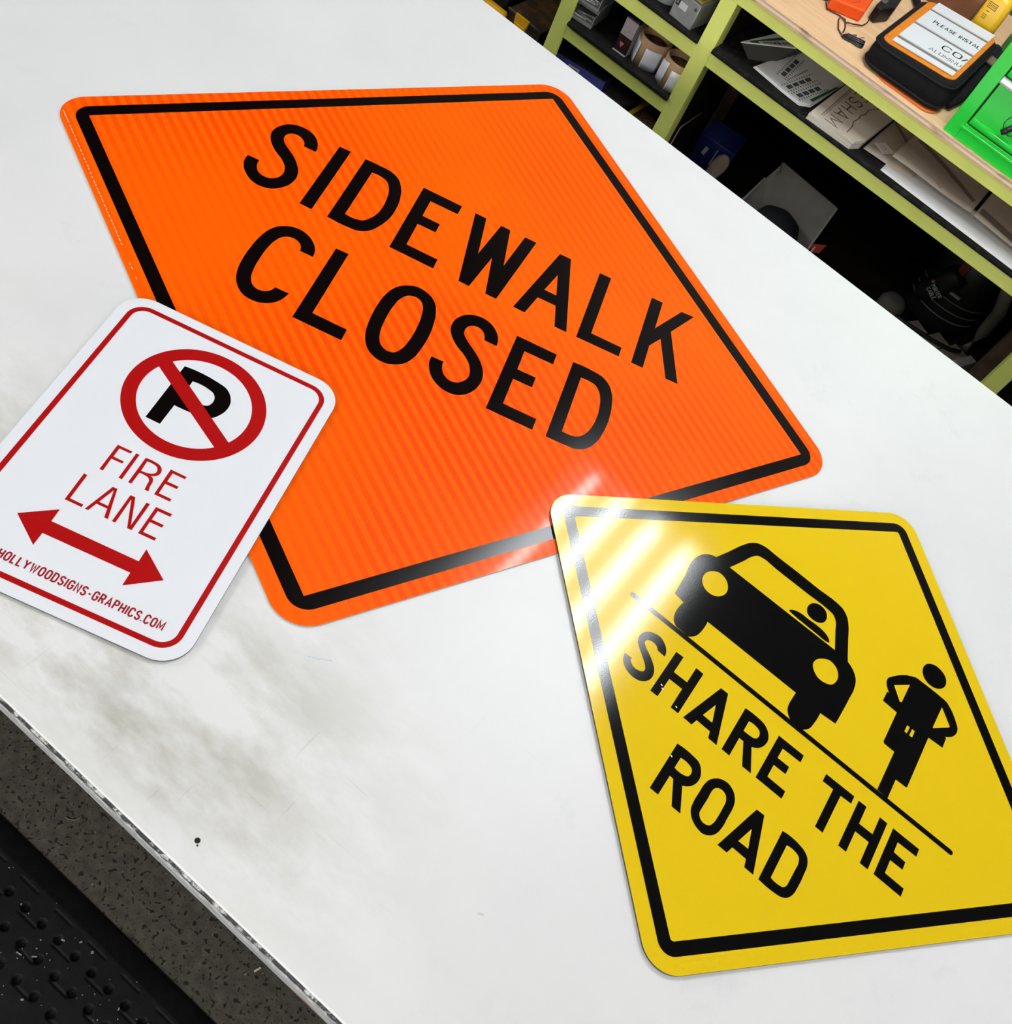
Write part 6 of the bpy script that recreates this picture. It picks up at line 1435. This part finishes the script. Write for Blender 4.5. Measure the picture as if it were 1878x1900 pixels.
m.prism([(-0.006, -0.030), (0.010, -0.038), (0.027, 0.012), (0.018, 0.085), (-0.016, 0.085)], 0.0, 0.034)
bmesh.ops.bevel(m.bm, geom=list(m.bm.edges), offset=0.003, segments=2, profile=0.5, affect='EDGES')
m.build('battery_body', mat('black battery shell', (0.006, 0.006, 0.006), 0.35, spec=0.25), ba)
m = MB()
m.box(-0.006, 0.006, -0.004, 0.016, 0.0342, 0.0362, bevel=0.0008)
m.build('grey_sticker', mat('dull grey sticker', (0.08, 0.085, 0.075), 0.5), ba)
cl = thing('coiled_cable', 'thin black cable coiled beside the tool bag', 'cable', (0.10, 1.23, ZT))
m = MB()
c0 = Vector((0.10, 1.23, ZT))
def loop_pts(cx, cy, ax, ay, ang, z, n=36):
    c, s_ = math.cos(math.radians(ang)), math.sin(math.radians(ang))
    out = []
    for k in range(n):
        a = 2 * math.pi * k / n
        px, py = ax * math.cos(a), ay * math.sin(a) * (0.35 + 0.65 * abs(math.cos(a)))
        out.append((cx + c * px - s_ * py - 0.10, cy + s_ * px + c * py - 1.23, z))
    return out
for k in range(5):
    m.tube(loop_pts(0.1015 + 0.0008 * k, 1.2235 + 0.001 * (k % 3), 0.0250 - 0.001 * k, 0.0105 - 0.001 * k, 14 + 3 * k, 0.0022 + 0.0024 * k), 0.0017, 6, closed=True)
m.tube([(-0.006, -0.006, 0.0), (-0.008, -0.004, 0.010), (0.000, 0.003, 0.014), (0.004, 0.004, 0.0)], 0.0012, 6)
m.build('coil', M_black_plastic, cl)
m = MB()
m.tube([(-0.026, -0.010, 0.0025), (-0.040, 0.004, 0.0022), (-0.056, 0.040, 0.0022), (-0.060, 0.060, 0.0022), (-0.048, 0.062, 0.0022), (-0.033, 0.030, 0.0022), (-0.026, 0.000, 0.004)], 0.0015, 6)
m.tube([(-0.038, 0.048, 0.0055), (-0.026, 0.062, 0.005), (-0.014, 0.085, 0.003), (-0.012, 0.108, 0.003), (-0.014, 0.125, 0.004)], 0.0015, 6)
m.tube([(-0.038, 0.048, 0.0035), (-0.062, 0.062, 0.002), (-0.092, 0.050, 0.0022), (-0.106, 0.072, 0.003)], 0.0015, 6)
m.tube([(0.004, 0.010, 0.006), (0.010, 0.022, 0.008), (0.012, 0.036, 0.006)], 0.0006, 5)
m.build('lead', mat('dark brown lead', (0.03, 0.012, 0.009), 0.5), cl)

# ---------------------------------------------------------------- floor mat and crumbs
def hole_depth(px, py):
    d = 0.0
    # dimples on a 38.5 x 40 mm grid, grooves between them
    gx = (px - 0.031) / 0.0385; gy = (py + 0.852) / 0.040
    rx = (gx - round(gx)) * 0.0385; ry = (gy - round(gy)) * 0.040
    r = math.hypot(rx, ry)
    if py < -0.838 and r < 0.0075:
        d = max(d, 0.009 * min(1.0, (0.0075 - r) / 0.002))
    jy = (py + 0.8625) / 0.0385
    row = round(jy)
    ry = (jy - row) * 0.0385
    ph = ((px - 0.064 - 0.04 * (row % 2)) / 0.0785) % 1.0
    if abs(ry) < 0.0022 and ph < 0.54:
        d = max(d, 0.0022 * min(1.0, (0.0022 - abs(ry)) / 0.0012))
    return d
mx0, mx1, my0, my1 = -0.9, 1.5, -1.62, -0.776
m = MB()
def axis(a, b, lo, hi, fine, coarse):
    out, v = [], a
    while v < b - 1e-9:
        out.append(v)
        v += fine if lo <= v < hi else coarse
    return out + [b]
xs = axis(mx0, mx1, -0.10, 0.42, 0.0020, 0.08)
ys = axis(my0, my1, -1.00, my1 + 1, 0.0020, 0.06)
g = []
for xx in xs:
    col = []
    for yy in ys:
        e = my1 - yy
        z = 0.018 * min(1.0, max(0.0, e) / 0.040) ** 0.7 if e < 0.040 else 0.018
        if e > 0.046:
            z -= hole_depth(xx, yy)
        col.append(m.bm.verts.new((xx, yy, max(0.0012, z))))
    g.append(col)
for i in range(len(xs) - 1):
    for j in range(len(ys) - 1):
        f = m.bm.faces.new((g[i][j], g[i + 1][j], g[i + 1][j + 1], g[i][j + 1]))
        f.smooth = True
rim = [g[i][0] for i in range(len(xs))] + [g[-1][j] for j in range(1, len(ys))] + [g[i][-1] for i in range(len(xs) - 2, -1, -1)] + [g[0][j] for j in range(len(ys) - 2, 0, -1)]
low = [m.bm.verts.new((v.co.x, v.co.y, 0.0002)) for v in rim]
for k in range(len(rim)):
    q = (k + 1) % len(rim)
    m.bm.faces.new((rim[k], low[k], low[q], rim[q]))
tag(m.build('floor_mat', M_rubber), 'black rubber floor mat with drain holes in front of the table', 'mat')

m = MB()
rc = random.Random(21)
for k in range(70):
    px, py = rc.uniform(-0.05, 0.42), rc.uniform(-0.99, -0.815)
    hd = hole_depth(px, py)
    if hd > 0:
        continue
    s_ = rc.uniform(0.0006, 0.0013) if rc.random() < 0.88 else rc.uniform(0.0018, 0.0026)
    m.box(-s_, s_, -s_ * rc.uniform(0.4, 1), s_ * rc.uniform(0.4, 1), 0, s_, M=Matrix.Translation((px, py, 0.0181)) @ Matrix.Rotation(rc.uniform(0, 3), 4, 'Z'))
for px, py, l_, w_, a in ((0.152, -0.848, 0.003, 0.0014, 20), (0.175, -0.832, 0.0022, 0.0012, 60), (0.118, -0.905, 0.005, 0.001, 10), (0.139, -0.893, 0.004, 0.001, 40)):
    m.box(-l_, l_, -w_, w_, 0, 0.0014, M=Matrix.Translation((px, py, 0.0181)) @ Matrix.Rotation(math.radians(a), 4, 'Z'))
tag(m.build('debris', mat('pale crumbs', (0.30, 0.30, 0.31), 0.8)), 'tiny pale crumbs scattered over the black floor mat', 'debris', None, 'stuff')
m = MB()
m.box(-0.0065, 0.0065, -0.0018, 0.0018, 0, 0.003, bevel=0.0008, M=Matrix.Rotation(math.radians(72), 4, 'Z'))
tag(m.build('white_chip', mat('white chip plastic', (0.62, 0.60, 0.56), 0.6), None, (0.4217, -0.671, 0.0)), 'small white plastic chip lying on the speckled floor', 'chip')
m = MB()
m.tube([(-0.012, -0.006, 0.0013), (-0.004, -0.005, 0.0013), (0.004, 0.001, 0.0013), (0.007, 0.009, 0.0013), (0.006, 0.014, 0.0013)], 0.0011, 6)
tag(m.build('thread', mat('pale thread', (0.18, 0.165, 0.13), 0.8), None, (0.006, -0.7026, 0.0)), 'short pale thread curled on the speckled floor', 'thread')
